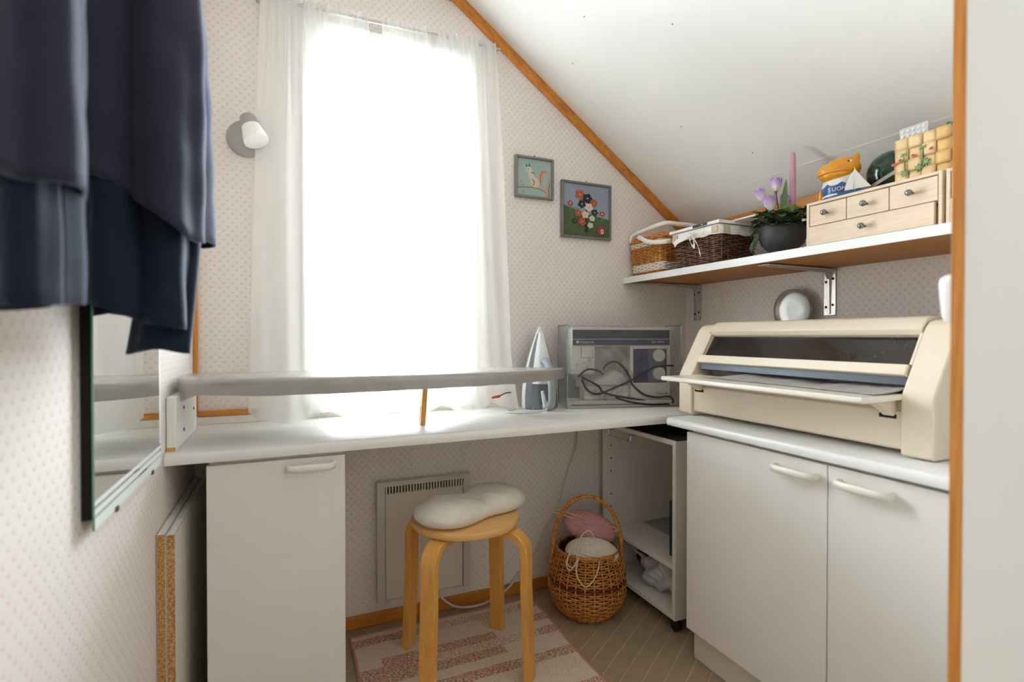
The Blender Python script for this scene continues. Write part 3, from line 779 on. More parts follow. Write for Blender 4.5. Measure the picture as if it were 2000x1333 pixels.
# ------------------------------------------------------------------ pictures on the back wall
def picture(name, label, x0, x1, z0, z1, bg, paint):
    p_ = thing(name, label, 'picture', ((x0 + x1) / 2, YB, z0), 'framed embroideries')
    fw_ = 0.010
    f_ = MB()
    for a in ((x0, x0 + fw_, z0, z1), (x1 - fw_, x1, z0, z1), (x0 + fw_, x1 - fw_, z0, z0 + fw_), (x0 + fw_, x1 - fw_, z1 - fw_, z1)):
        f_.box(a[0], a[1], YB - 0.018, YB - 0.002, a[2], a[3])
    f_.build('frame', 'picframe', p_, bevel=0.002)
    MB().box(x0 + 0.006, x1 - 0.006, YB - 0.010, YB - 0.003, z0 + 0.006, z1 - 0.006).build('canvas', bg, p_)
    MB().tube([((x0 + x1) / 2 - 0.004, YB - 0.001, z1 + 0.002), ((x0 + x1) / 2 + 0.004, YB - 0.012, z1 + 0.008)], 0.0013, 6).build('nail', 'nail', p_)
    iw, ih = x1 - x0 - 2 * fw_, z1 - z0 - 2 * fw_
    lay = [0]
    def shape(mat, poly, nm='stitched_shape'):
        lay[0] += 1; yy = YB - 0.0102 - 0.00008 * lay[0]
        MB().prism([(x0 + fw_ + a * iw, z0 + fw_ + b * ih) for a, b in poly], 'y', yy, YB - 0.0098).build(nm, mat, p_)
    paint(shape)
    return p_
def blob(cx, cy, rx, ry, n=18, wob=0.0, rot=0.0):
    out = []
    for i in range(n):
        a = 2 * math.pi * i / n; r = 1 + wob * math.sin(5 * a + cx * 40)
        u_, v_ = rx * r * math.cos(a), ry * r * math.sin(a)
        out.append((cx + u_ * math.cos(rot) - v_ * math.sin(rot), cy + u_ * math.sin(rot) + v_ * math.cos(rot)))
    return out
def stroke(pts, w_):
    L_, R_ = [], []
    for i in range(len(pts)):
        a = pts[max(i - 1, 0)]; b = pts[min(i + 1, len(pts) - 1)]; dx_, dy_ = b[0] - a[0], b[1] - a[1]; l_ = math.hypot(dx_, dy_) or 1
        ww = w_[i] if isinstance(w_, list) else w_
        L_.append((pts[i][0] - dy_ / l_ * ww, pts[i][1] + dx_ / l_ * ww)); R_.append((pts[i][0] + dy_ / l_ * ww, pts[i][1] - dx_ / l_ * ww))
    return L_ + R_[::-1]
M['picframe'] = plain('grey_frame', (128, 122, 118), 0.35, 0.5)
M['em_teal'] = plain('embroidery_teal', (158, 178, 172), 0.9, bump=0.3, bscale=600)
M['em_sky'] = plain('embroidery_sky', (142, 152, 166), 0.9, bump=0.3, bscale=600)
M['em_grass'] = plain('embroidery_grass', (78, 96, 64), 0.9, var=0.1, vscale=80, bump=0.3, bscale=600)
M['em_cream'] = plain('embroidery_cream', (206, 194, 172), 0.9)
M['em_brown'] = plain('embroidery_brown', (112, 82, 62), 0.9)
M['em_tan'] = plain('embroidery_tan', (186, 154, 122), 0.9)
M['em_rust'] = plain('embroidery_rust', (166, 84, 56), 0.9)
M['em_black'] = plain('embroidery_black', (48, 48, 54), 0.9)
M['em_red'] = plain('embroidery_red', (172, 54, 54), 0.9)
def squirrel(s_):
    s_('em_tan', stroke([(0.02, 0.20), (0.25, 0.235), (0.48, 0.26), (0.7, 0.215), (0.88, 0.16)], [0.012, 0.025, 0.03, 0.03, 0.03]))
    s_('em_brown', stroke([(0.02, 0.19), (0.25, 0.215), (0.48, 0.23), (0.7, 0.19), (0.86, 0.12)], 0.008))
    s_('em_tan', stroke([(0.90, 0.0), (0.89, 0.15), (0.92, 0.35), (0.95, 0.55)], [0.07, 0.045, 0.035, 0.025]))
    s_('em_brown', stroke([(0.93, 0.0), (0.93, 0.2), (0.955, 0.4)], 0.01))
    s_('em_tan', stroke([(0.66, 0.30), (0.70, 0.45), (0.69, 0.60), (0.76, 0.71), (0.86, 0.69), (0.90, 0.60)], [0.04, 0.05, 0.06, 0.06, 0.05, 0.03]))
    s_('em_rust', stroke([(0.665, 0.33), (0.675, 0.48), (0.68, 0.60), (0.74, 0.69), (0.83, 0.68)], 0.012))
    s_('em_cream', blob(0.52, 0.37, 0.135, 0.135, 18, 0.05))
    s_('em_cream', blob(0.42, 0.52, 0.085, 0.14, 16, 0.04, 0.5))
    s_('em_cream', blob(0.345, 0.70, 0.10, 0.085, 16, 0.04, -0.4))
    s_('em_brown', stroke([(0.44, 0.46), (0.50, 0.37), (0.46, 0.29)], 0.013))
    s_('em_brown', stroke([(0.40, 0.63), (0.47, 0.64), (0.49, 0.60)], 0.013))
    s_('em_black', [(0.26, 0.78), (0.30, 0.78), (0.25, 0.86)]); s_('em_black', [(0.33, 0.80), (0.375, 0.79), (0.345, 0.885)])
    s_('em_black', blob(0.31, 0.715, 0.014, 0.016, 8))
    for a, b in ((0.12, 0.37), (0.17, 0.27), (0.18, 0.10)): s_('pgreen', blob(a, b, 0.014, 0.035, 8))
def meadow(s_):
    # sky above, grass below, flowers and a ball; the central figure is a plain bouquet of rounded colour shapes
    s_('em_grass', [(0, 0), (1, 0), (1, 0.36), (0.8, 0.40), (0.5, 0.44), (0.25, 0.50), (0.0, 0.58)])
    for i in range(9):
        a = 0.03 + i * 0.035; s_('em_grass', [(a - 0.012, 0.50), (a + 0.012, 0.50), (a - 0.004, 0.60 - i * 0.008)])
    for a, b in ((0.15, 0.615), (0.845, 0.47)):
        s_('pgreen', stroke([(a, b - 0.15), (a, b)], 0.006)); s_('em_red', blob(a, b, 0.055, 0.045, 20, 0.25)); s_('em_cream', blob(a, b, 0.02, 0.017, 10))
    s_('em_black', stroke([(0.50, 0.08), (0.49, 0.30), (0.50, 0.55)], [0.035, 0.025, 0.02]))
    for a_, b_, r_, q_ in ((0.36, 0.80, 0.10, 'em_rust'), (0.52, 0.74, 0.10, 'em_black'), (0.66, 0.66, 0.08, 'em_rust'), (0.40, 0.62, 0.08, 'em_black'), (0.55, 0.57, 0.085, 'em_cream'), (0.68, 0.48, 0.07, 'em_black'),
                           (0.32, 0.44, 0.075, 'em_rust'), (0.47, 0.42, 0.075, 'em_cream'), (0.62, 0.36, 0.06, 'em_cream'), (0.40, 0.28, 0.085, 'em_rust'), (0.24, 0.28, 0.05, 'em_black'), (0.58, 0.22, 0.06, 'em_cream')):
        s_(q_, blob(a_, b_, r_, r_ * 0.9, 24, 0.14))
        s_('em_tan', blob(a_, b_, r_ * 0.22, r_ * 0.2, 10))
    s_('em_red', blob(0.82, 0.135, 0.085, 0.085)); s_('em_cream', blob(0.84, 0.12, 0.035, 0.05)); s_('em_red', blob(0.84, 0.12, 0.014, 0.02, 8))
picture('framed_picture', 'smaller framed embroidery of a squirrel on a branch', 0.867, 1.046, 1.656, 1.829, 'em_teal', squirrel)
picture('framed_picture', 'larger framed embroidery with a green meadow and red ball', 1.084, 1.338, 1.506, 1.752, 'em_sky', meadow)

# ------------------------------------------------------------------ hanging clothes by the left wall
def garment(name, label, mat, cx, cy, a, b, ztop, hem, folds, seed, flare=0.25, top=0.55):
    rnd = random.Random(seed); ph = [rnd.random() * 6.28 for _ in range(6)]
    NU, NV = 120, 44
    def fn(u, v):
        th = 2 * math.pi * u
        z0_ = hem(th); z = lerp(ztop, z0_, v)
        s_ = lerp(top, 1.0, min(1, v * 2.2) ** 0.7) * (1 + flare * (v - 0.6) * 0.5)
        fo = 1 + min(1, v * 1.6) * (folds * 1.5 * math.sin(4 * th + ph[0] + 0.9 * v) + folds * 0.8 * math.sin(7 * th + ph[1] - 1.6 * v) + folds * 0.15 * math.sin(13 * th + ph[2] + 2 * v))
        fo += 0.012 * math.sin(z * 60 + 3 * th + ph[3])
        x = cx + a * s_ * fo * math.cos(th); y = cy + b * s_ * fo * math.sin(th)
        return (max(x, XL + 0.006), y, z)
    m = MB().grid(fn, NU, NV)
    return tag(m.build(name, mat, smooth=True, angle=180, solid=0.004), label, 'clothing', 'clothes on the left wall')
garment('knit_jacket', 'dark violet grey knit jacket nearest to the viewer', 'violet', -0.232, 0.60, 0.052, 0.085, 1.86, lambda t: 1.216 + 0.006 * math.sin(t * 2 + 1) - 0.006 * math.cos(t), 0.10, 1)
garment('cardigan', 'navy cardigan showing below the nearest violet jacket', 'navy', -0.238, 0.60, 0.046, 0.078, 1.80, lambda t: 1.108 + 0.004 * math.sin(t * 2), 0.11, 2)
garment('knit_jacket', 'dark violet grey knit jacket hanging in front of the mirror', 'violet', -0.194, 0.95, 0.078, 0.115, 1.86, lambda t: 1.262 - 0.040 * math.cos(t) + 0.012 * math.sin(3 * t + 0.7), 0.095, 5)
cg = garment('cardigan', 'navy cardigan with a hanging sleeve below the farther violet jacket', 'navy', -0.203, 0.95, 0.062, 0.098, 1.80, lambda t: 1.108 - 0.016 * math.cos(t) + 0.006 * math.sin(2 * t), 0.11, 9)
sl = MB(); rings = []
for i in range(26):
    v = i / 25; cx_ = lerp(-0.150, -0.178, v ** 1.5); cy_ = lerp(0.985, 0.93, v); a_ = lerp(0.026, 0.036, v); b_ = lerp(0.04, 0.036, v)
    rings.append([(cx_ + a_ * (1 + 0.10 * math.sin(4 * t_ + 2 * v)) * math.cos(t_), cy_ + b_ * (1 + 0.10 * math.sin(4 * t_ + 2 * v)) * math.sin(t_), lerp(1.45, 1.056, v) - 0.004 * math.cos(t_ * 2)) for t_ in [2 * math.pi * j / 40 for j in range(40)]])
sl.loft(rings, True, False)
sl.build('sleeve', 'navy', cg, smooth=True, angle=180, solid=0.004)
ck = thing('coat_rack', 'pine coat rack above the hanging clothes', 'coat rack', (XL, 0.78, 1.84))
MB().box(XL, XL + 0.018, 0.45, 1.15, 1.86, 1.94).build('rail_board', 'pine_y', ck, bevel=0.003)
for y in (0.60, 0.95):
    MB().tube([(XL + 0.018, y, 1.88), (XL + 0.06, y, 1.862), (XL + 0.085, y, 1.875), (XL + 0.09, y, 1.90)], 0.006, 10).build('peg', 'chrome', ck, smooth=True)
#%%PART2
# ------------------------------------------------------------------ wall shelf and its brackets
SX, SZT = 1.413, 1.3435
sh = thing('wall_shelf', 'white fronted wall shelf with a brown underside on steel brackets', 'shelf', (1.6, 1.2, SZT - 0.027))
MB().box(SX + 0.004, XR - 0.001, 0.36, YB - 0.002, SZT - 0.024, SZT - 0.001).build('board', 'shelfwood', sh)
fb = MB(); fb.box(SX, SX + 0.004, 0.36, YB - 0.002, SZT - 0.0265, SZT); fb.box(SX + 0.004, XR - 0.001, 0.36, YB - 0.002, SZT - 0.001, SZT)
fb.build('white_edge', 'counterlam', sh)
for y in (1.889, 1.238):
    b = MB(); zb = SZT - 0.0265
    b.box(1.45, XR - 0.001, y - 0.022, y + 0.022, zb - 0.004, zb - 0.0005); b.box(XR - 0.005, XR - 0.0005, y - 0.022, y + 0.022, zb - 0.165, zb - 0.0005)
    b.prism([(XR - 0.004, zb - 0.16), (XR - 0.004, zb - 0.003), (1.47, zb - 0.003), (1.47, zb - 0.006), (XR - 0.03, zb - 0.014), (XR - 0.014, zb - 0.035), (XR - 0.009, zb - 0.16)], 'y', y - 0.004, y + 0.004)
    br_ = b.build('bracket', 'bracket', sh, bevel=0.0012)
    for dy_, dz in ((0.013, 0.045), (-0.012, 0.035), (0.013, 0.135), (-0.012, 0.128)):
        MB().lathe([(0.0048, 0), (0.0048, -0.0006)], (XR - 0.0052, y + dy_, zb - dz), 10, 'x').build('screw_hole', 'hole', br_)

# metal dish hung on the right wall
ds = thing('metal_dish', 'round dull metal dish hanging on the right wall', 'dish', (XR, 1.365, 1.10))
MB().lathe([(0.030, 0.0), (0.062, -0.004), (0.078, -0.030), (0.0785, -0.034), (0.0765, -0.035), (0.072, -0.032), (0.068, -0.026), (0.062, -0.0235), (0.03, -0.023), (0.001, -0.023)], (XR - 0.002, 1.362, 1.176), 48, 'x').build('bowl', 'brushed', ds, smooth=True, angle=70)
MB().lathe([(0.0775, -0.0345), (0.0795, -0.0375), (0.0785, -0.040), (0.0745, -0.0375), (0.0745, -0.0345)], (XR - 0.002, 1.362, 1.176), 48, 'x', cap=False).build('rim', 'lampgrey', ds, smooth=True, angle=70)

# ------------------------------------------------------------------ rotary ironing machine on the counter
mg = thing('ironing_machine', 'cream rotary ironing machine with open tray on the counter', 'ironing machine', (1.47, 1.06, ZT))
zb = ZT + 0.003
capp = [(1.296, zb + 0.001), (1.66, zb + 0.001), (1.66, 1.095), (1.64, 1.119), (1.418, 1.119), (1.396, 1.113), (1.380, 1.098), (1.29, 0.941), (1.29, zb + 0.006)]
for a, b in ((0.660, 0.727), (1.396, 1.457)):
    MB().prism(capp, 'y', a, b).build('end_cap', 'mangle', mg, bevel=0.009, seg=4)
Ya, Yb = 0.7275, 1.3955
MB().prism([(1.304, zb + 0.012), (1.300, zb + 0.018), (1.300, 0.903), (1.309, 0.909), (1.309, 0.932), (1.35, 0.932), (1.35, zb + 0.012)], 'y', Ya, Yb).build('front_panel', 'mangle', mg, bevel=0.002)
MB().box(1.345, 1.64, Ya, Yb, zb + 0.012, 0.900).build('base', 'mangle', mg)
MB().box(1.63, 1.65, Ya, Yb, 0.90, 1.118).build('rear_wall', 'darkgap', mg)
MB().box(1.50, 1.63, Ya, Yb, 0.90, 1.05).build('press_shoe', 'darkgap', mg)
d2_ = Vector((0.4967, 0.8679)); n2_ = Vector((-0.8679, 0.4967)); s0_ = Vector((1.29, 0.941))
def sl2(s_, n_): p_ = s0_ + d2_ * s_ + n2_ * n_; return (p_.x, p_.y)
MB().prism([sl2(0.054, -0.03), sl2(0.052, 0.004), sl2(0.080, 0.006), sl2(0.084, -0.03)], 'y', Ya + 0.004, Yb - 0.002).build('hood_lower_bar', 'mangle', mg, bevel=0.0025)
MB().prism([sl2(0.083, -0.016), sl2(0.168, -0.020), sl2(0.168, -0.024), sl2(0.083, -0.020)], 'y', Ya, Yb).build('smoked_window', 'smoked', mg)
MB().prism([sl2(0.166, -0.026), sl2(0.166, -0.008), sl2(0.176, 0.004), (1.397, 1.121), (1.410, 1.127), (1.655, 1.127), (1.655, 1.117), (1.42, 1.117)], 'y', Ya + 0.002, Yb - 0.002).build('hood_top', 'mangle', mg, bevel=0.002)
for a in (Ya, Yb - 0.006):
    MB().prism([sl2(0.083, -0.022), sl2(0.083, -0.002), sl2(0.168, -0.002), sl2(0.168, -0.022)], 'y', a, a + 0.006).build('hood_side', 'mangle', mg)
MB().prism([sl2(0.034, -0.020), sl2(0.034, -0.014), sl2(0.053, -0.008), sl2(0.053, -0.020)], 'y', Ya + 0.004, Yb - 0.012).build('guard_strip', 'steelblue', mg, bevel=0.001)
MB().lathe([(0.048, 0), (0.048, Yb - Ya - 0.01)], (1.425, Ya + 0.005, 0.962), 32, 'y').build('roller', 'cloth_grey', mg, smooth=True)
tray = MB().prism([(1.150, 0.930), (1.308, 0.932), (1.308, 0.945), (1.150, 0.944), (1.1455, 0.941), (1.1455, 0.933)], 'y', 0.724, 1.381).build('tray', 'mangle_tray', mg, bevel=0.0015)
for y, s_ in ((0.90, 0.012), (0.865, 0.006), (0.835, 0.010)): MB().box(1.172, 1.176, y - s_, y + s_, 0.944, 0.9446).build('rust_mark', 'rust', tray)
for y in (0.747, 1.355):
    MB().prism([(1.225, 0.931), (1.30, 0.931), (1.302, 0.898), (1.292, 0.892), (1.282, 0.899)], 'y', y - 0.005, y + 0.020).build('tray_arm', 'mangle', mg, bevel=0.002)
    MB().box(1.2985, 1.3005, y - 0.006, y + 0.032, 0.886, 0.896).build('arm_slot', 'hole', mg)
for y in (0.80, 1.375):
    MB().box(1.37, 1.41, y - 0.012, y + 0.012, ZT + 0.0002, zb + 0.013).build('foot', 'mangle', mg)
def cl(u, v):
    y = lerp(0.735, 1.27, u); x = lerp(1.212 + 0.05 * math.sin(u * 2.2 + 0.5) * u * 0.5, 1.372, v)
    z = 0.9465 + 0.012 * max(0, math.sin(u * 9 + 0.8)) * v ** 2 + 0.004 * math.sin(u * 21 + v * 3) * v + 0.022 * max(0, v - 0.55) + 0.0006 * math.sin(u * 90)
    if v < 0.9: z = max(z, 0.9462)
    return (x + 0.0012 * math.sin(u * 140), y, z)
tag(MB().grid(cl, 90, 24).build('pressing_cloth', 'cloth_grey', smooth=True, angle=180, solid=0.0008), 'grey pressing cloth lying on the ironing machine tray', 'cloth')

# ------------------------------------------------------------------ trolley under the desk corner
tc = thing('trolley', 'white open shelf trolley on black castors in the corner', 'trolley', (1.48, 1.67, 0))
tx0, tx1, ty0, ty1, tz0, tz1 = 1.271, 1.70, 1.452, 1.918, 0.053, 0.700
MB().box(tx0, tx1, ty0, ty0 + 0.016, tz0, tz1).build('side_panel', 'melamine', tc, bevel=0.001)
MB().box(tx0, tx1, ty1 - 0.016, ty1, tz0, tz1).build('side_panel', 'melamine', tc, bevel=0.001)
for nm, z in (('top_board', tz1 - 0.016), ('bottom_board', tz0), ('shelf_board', 0.232)):
    MB().box(tx0 + (0.0 if nm != 'shelf_board' else 0.004), tx1 - 0.008, ty0 + 0.0162, ty1 - 0.0162, z, z + 0.016).build(nm, 'melamine', tc, bevel=0.001)
MB().box(tx1 - 0.008, tx1 - 0.002, ty0 + 0.016, ty1 - 0.016, tz0, tz1).build('back_panel', 'melamine', tc)
MB().box(tx0 + 0.01, tx1, ty0 + 0.002, ty1 - 0.002, tz1 + 0.0002, tz1 + 0.003).build('top_mat', 'hole', tc)
for z in (0.598, 0.540, 0.484, 0.383, 0.328):
    MB().lathe([(0.0035, 0), (0.0035, -0.0008)], (tx0 + 0.035, ty1 - 0.0165, z), 8, 'y').build('peg_hole', 'hole', tc)
for y0_, y1_ in ((1.545, 1.705), (1.72, 1.86)):
    zz = tz1 - 0.020
    w_ = [(tx0 + 0.10, y0_, zz), (tx0 - 0.006, y0_, zz - 0.004), (tx0 - 0.008, y0_, zz - 0.026), (tx0 - 0.008, y1_, zz - 0.026), (tx0 - 0.006, y1_, zz - 0.004), (tx0 + 0.10, y1_, zz)]
    MB().tube(w_, 0.0022, 8).build('wire_rail', 'chrome', tc, smooth=True)
cst = None
for x, y in ((1.30, 1.478), (1.30, 1.89), (1.66, 1.478), (1.66, 1.89)):
    c_ = MB(); c_.lathe([(0.010, -0.011), (0.021, -0.010), (0.0225, -0.006), (0.0225, 0.006), (0.021, 0.010), (0.010, 0.011)], (x, y, 0.0228), 20, 'x')
    c_.box(x - 0.014, x + 0.014, y - 0.004, y + 0.012, 0.036, tz0 - 0.0002)
    c_.build('castor', 'black', tc, smooth=True)
bb = thing('storage_box', 'dark blue cardboard box on the trolley shelf', 'box', (1.42, 1.5, 0.248))
m = MB(); bx0, bx1, by0, by1, bz0, bz1 = 1.325, 1.56, 1.470, 1.545, 0.2485, 0.455
for a in ((bx0, bx1, by0, by0 + 0.003, bz0, bz1), (bx0, bx1, by1 - 0.003, by1, bz0, bz1), (bx0, bx0 + 0.003, by0, by1, bz0, bz1), (bx1 - 0.003, bx1, by0, by1, bz0, bz1), (bx0, bx1, by0, by1, bz0, bz0 + 0.003)):
    m.box(*a)
m.build('shell', 'blue', bb)
MB().box(bx0 + 0.004, bx1 - 0.004, by0 + 0.004, by1 - 0.004, bz0 + 0.004, bz1 - 0.03).build('paper_stack', 'hole', bb)
tag(MB().box(1.45, 1.675, 1.57, 1.86, 0.2482, 0.256).xf(Matrix.Translation((0, 0, 0))).build('folder', 'greycard', bevel=0.001), 'flat grey folder lying at the back of the trolley shelf', 'folder')
def crumple(c_, r_, seed, k_=0.16):
    rn = random.Random(seed); ph = [rn.random() * 6.28 for _ in range(9)]
    def fn(t, p_): return 1 + k_ * math.sin(3 * t + ph[0] + 2 * p_) + k_ * 0.7 * math.sin(7 * t + ph[1] - 4 * p_) + k_ * 0.5 * abs(math.sin(6 * p_ + 4 * t + ph[2])) + k_ * 0.3 * math.sin(13 * t + 9 * p_ + ph[3])
    m_ = MB().ell(c_, r_, 60, 36, fn)
    lo = min(v[2] for v in m_.v); base = c_[2] - r_[2]
    m_.v = [(v[0], v[1], base + 0.0006 if v[2] < base + 0.0006 else v[2]) for v in m_.v]
    return m_
m = crumple((1.40, 1.62, 0.069 + 0.062), (0.085, 0.105, 0.062), 4)
bgt = thing('carrier_bag', 'crumpled white carrier bag on the bottom of the trolley', 'bag', (1.40, 1.62, 0.07))
m.v = [(max(v[0], 1.285), v[1], min(v[2], 0.229)) for v in m.v]
m.build('bag', 'bag_w', bgt, smooth=True, angle=60)
hm = MB().grid(lambda u, v: (1.33 + 0.03 * u + 0.012 * math.sin(v * 6), 1.72 + 0.06 * v + 0.01 * math.sin(u * 9), 0.145 + 0.06 * v * (1 - u * 0.4) + 0.006 * math.sin(7 * u)), 10, 10)
hm.build('bag_handle', 'bag_w', bgt, smooth=True, solid=0.001)
m = crumple((1.40, 1.505, 0.18), (0.055, 0.028, 0.042), 9)
tag(m.build('dark_pouch', 'bag_d', smooth=True, angle=60), 'small dark pouch tucked in front of the white bag', 'pouch')
m = crumple((1.50, 1.825, 0.069 + 0.05), (0.10, 0.055, 0.05), 12)
tag(m.build('dark_bundle', 'bag_d', smooth=True, angle=60), 'dark cloth bundle at the back of the trolley bottom', 'bundle')

# ------------------------------------------------------------------ woven things
def weave_rows(path, zs, nst, amp, rw, spp=4, sides=5, phase0=0):
    m_ = MB(); n_ = nst * spp
    for i, z in enumerate(zs):
        pts = []
        for k_ in range(n_):
            t = k_ / n_; p_, nn = path(t, z); o_ = amp * math.cos(math.pi * nst * t + math.pi * (i + phase0))
            pts.append((p_[0] + nn[0] * o_, p_[1] + nn[1] * o_, z))
        m_.tube(pts, rw, sides, closed=True)
    return m_
def stakes(path, z0_, z1_, nst, rw, n=14, sides=5):
    m_ = MB()
    for k_ in range(nst):
        t = (k_ + 0.0) / nst
        m_.tube([(path(t, lerp(z0_, z1_, j / n))[0][0], path(t, lerp(z0_, z1_, j / n))[0][1], lerp(z0_, z1_, j / n)) for j in range(n + 1)], rw, sides)
    return m_
RT = Vector((0.9165, -0.4, 0)); FH = Vector((0.4, 0.9165, 0))
# tall wicker basket with yarn
BC = Vector((1.075, 1.728, 0))
bk = thing('wicker_basket', 'round honey wicker basket with a tall hoop handle on the floor', 'basket', tuple(BC))
bprof = [(0.0, 0.085), (0.012, 0.100), (0.035, 0.122), (0.065, 0.139), (0.10, 0.146), (0.14, 0.145), (0.18, 0.137), (0.215, 0.126), (0.25, 0.118)]
def brad(z):
    for (a, ra), (b, rb_) in zip(bprof, bprof[1:]):
        if z <= b:
            t = max(0, (z - a) / (b - a)); t = t * t * (3 - 2 * t) * 0.4 + t * 0.6
            return lerp(ra, rb_, t)
    return bprof[-1][1]
def bpath(t, z):
    a = 2 * math.pi * t; r = brad(z); return ((BC.x + r * math.cos(a), BC.y + r * math.sin(a)), (math.cos(a), math.sin(a)))
zs = [0.006 + i * 0.0088 for i in range(28)]
weave_rows(bpath, [z for z in zs if not 0.136 < z < 0.150], 26, 0.0042, 0.0037).build('weave', 'wicker', bk, smooth=True, angle=180, kind='stuff')
weave_rows(bpath, [z for z in zs if 0.136 < z < 0.150], 26, 0.0042, 0.0037, phase0=1).build('dark_weave_band', 'wicker_d', bk, smooth=True, angle=180, kind='stuff')
stakes(bpath, 0.004, 0.248, 26, 0.0028).build('stakes', 'wicker_s', bk, smooth=True, angle=180, kind='stuff')
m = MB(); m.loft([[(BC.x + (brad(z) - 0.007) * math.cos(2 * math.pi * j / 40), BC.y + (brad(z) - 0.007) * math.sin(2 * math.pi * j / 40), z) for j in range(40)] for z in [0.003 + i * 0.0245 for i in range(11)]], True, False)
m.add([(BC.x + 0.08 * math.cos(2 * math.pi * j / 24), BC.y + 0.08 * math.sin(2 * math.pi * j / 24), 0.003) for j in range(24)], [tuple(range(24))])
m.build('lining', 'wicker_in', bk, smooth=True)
MB().tube([(BC.x + 0.118 * math.cos(2 * math.pi * j / 48), BC.y + 0.118 * math.sin(2 * math.pi * j / 48), 0.252 + 0.001 * math.sin(j * 1.6)) for j in range(48)], 0.006, 8, closed=True).build('rim', 'wicker', bk, smooth=True)
hp = [BC + RT * (0.150 * math.cos(a) if abs(math.cos(a)) > 0.0 else 0) * 0.9 + FH * 0.0 + Vector((0, 0, 0.245 + 0.205 * math.sin(a))) for a in [math.pi * i / 28 for i in range(29)]]
hp = [BC + RT * 0.146 + Vector((0, 0, 0.12))] + hp + [BC - RT * 0.146 + Vector((0, 0, 0.10))]
hp = hp[::-1]
MB().tube(hp, 0.0075, 10).build('hoop_handle', 'wicker', bk, smooth=True)
wr = []; 
for i in range(len(hp) - 1):
    for q in range(6):
        p_ = Vector(hp[i]).lerp(Vector(hp[i + 1]), q / 6); a = (i * 6 + q) * 1.25
        tg = (Vector(hp[i + 1]) - Vector(hp[i])).normalized(); n1 = FH.copy(); n2 = tg.cross(n1)
        wr.append(p_ + n1 * (0.0082 * math.cos(a)) + n2 * (0.0082 * math.sin(a)))
MB().tube(wr, 0.0016, 5).build('handle_wrap', 'wicker_s', bk, smooth=True)
def yarn(c_, axv, L_, r_, mat, name, label, nrib=46):
    axv = Vector(axv).normalized(); up_ = Vector((0, 0, 1)); sd = axv.cross(up_).normalized(); upv = sd.cross(axv)
    rings = []; n_ = 44; k_ = 120
    for i in range(n_ + 1):
        t = i / n_; s_ = math.sin(math.pi * min(max(t, 0.004), 0.996)) ** 0.42
        rings.append([])
        for j in range(k_):
            a = 2 * math.pi * j / k_
            rr = r_ * s_ * (1 + 0.045 * math.cos(a * 30 + 14 * t) + 0.03 * math.sin(3 * a + 2))
            if mat == 'yarn_p': rr *= 1 - 0.10 * math.exp(-((t - 0.27) / 0.03) ** 2) - 0.10 * math.exp(-((t - 0.73) / 0.03) ** 2)
            p_ = Vector(c_) + axv * (L_ * (t - 0.5)) + sd * (rr * math.cos(a)) + upv * (rr * math.sin(a))
            rings[-1].append(tuple(p_))
    th_ = thing(name, label, 'yarn', tuple(c_))
    MB().loft(rings).build('skein', mat, th_, smooth=True, angle=180)
    return th_
yp = yarn(BC + FH * 0.028 + Vector((0, 0, 0.318)) + RT * 0.012, RT * 0.95 + Vector((0, 0, -0.30)), 0.215, 0.058, 'yarn_p', 'yarn_skein', 'dusty pink yarn skein in the wicker basket')
yw = yarn(BC - FH * 0.045 + Vector((0, 0, 0.245)) + RT * 0.012, RT * 0.98 + Vector((0, 0, -0.10)), 0.205, 0.056, 'yarn_w', 'yarn_skein', 'cream yarn skein at the front of the wicker basket')
c0 = BC - FH * 0.125
lp_ = spline([c0 - RT * 0.06 + Vector((0, 0, 0.30)), c0 - RT * 0.095 + FH * 0.0 + Vector((0, 0, 0.25)), c0 - RT * 0.08 + Vector((0, 0, 0.215)), c0 - RT * 0.055 + Vector((0, 0, 0.26)), c0 - RT * 0.075 + Vector((0, 0, 0.30)), c0 - RT * 0.09 + Vector((0, 0, 0.24)), c0 - RT * 0.06 + Vector((0, 0, 0.235)), c0 - RT * 0.045 + Vector((0, 0, 0.33)), c0 + Vector((0, 0, 0.362)) - RT * 0.01, c0 + RT * 0.01 + Vector((0, 0, 0.32)), c0 - RT * 0.03 + Vector((0, 0, 0.30)), c0 - RT * 0.06 - FH * 0.012 + Vector((0, 0, 0.22)), c0 - RT * 0.03 - FH * 0.022 + Vector((0, 0, 0.165)), c0 + RT * 0.005 - FH * 0.016 + Vector((0, 0, 0.19)), c0 + RT * 0.025 - FH * 0.004 + Vector((0, 0, 0.235)), c0 + RT * 0.03 + FH * 0.03 + Vector((0, 0, 0.27))], 7)
MB().tube(lp_, 0.0021, 6).build('loose_strand', 'yarn_w', yw, smooth=True)
for i, (o_, l_) in enumerate(((0.0, 'bamboo knitting needle resting on the pink yarn, the upper one'), (-0.012, 'bamboo knitting needle resting on the pink yarn, the lower one'))):
    a = BC - RT * (0.125 + 0.01 * i) + FH * 0.0 + Vector((0, 0, 0.402 + o_)); b = BC + RT * 0.13 + FH * 0.0 + Vector((0, 0, 0.318 + o_))
    nd_ = thing('knitting_needle', l_, 'needle', tuple(a), 'knitting needles in the basket')
    MB().tube([a, a.lerp(b, 0.97), b], [0.0026, 0.0026, 0.0006], 8).build('shaft', 'needle', nd_, smooth=True)
    MB().ell(tuple(a), (0.0045, 0.0045, 0.0045), 10, 8).build('knob', 'needle', nd_, smooth=True)

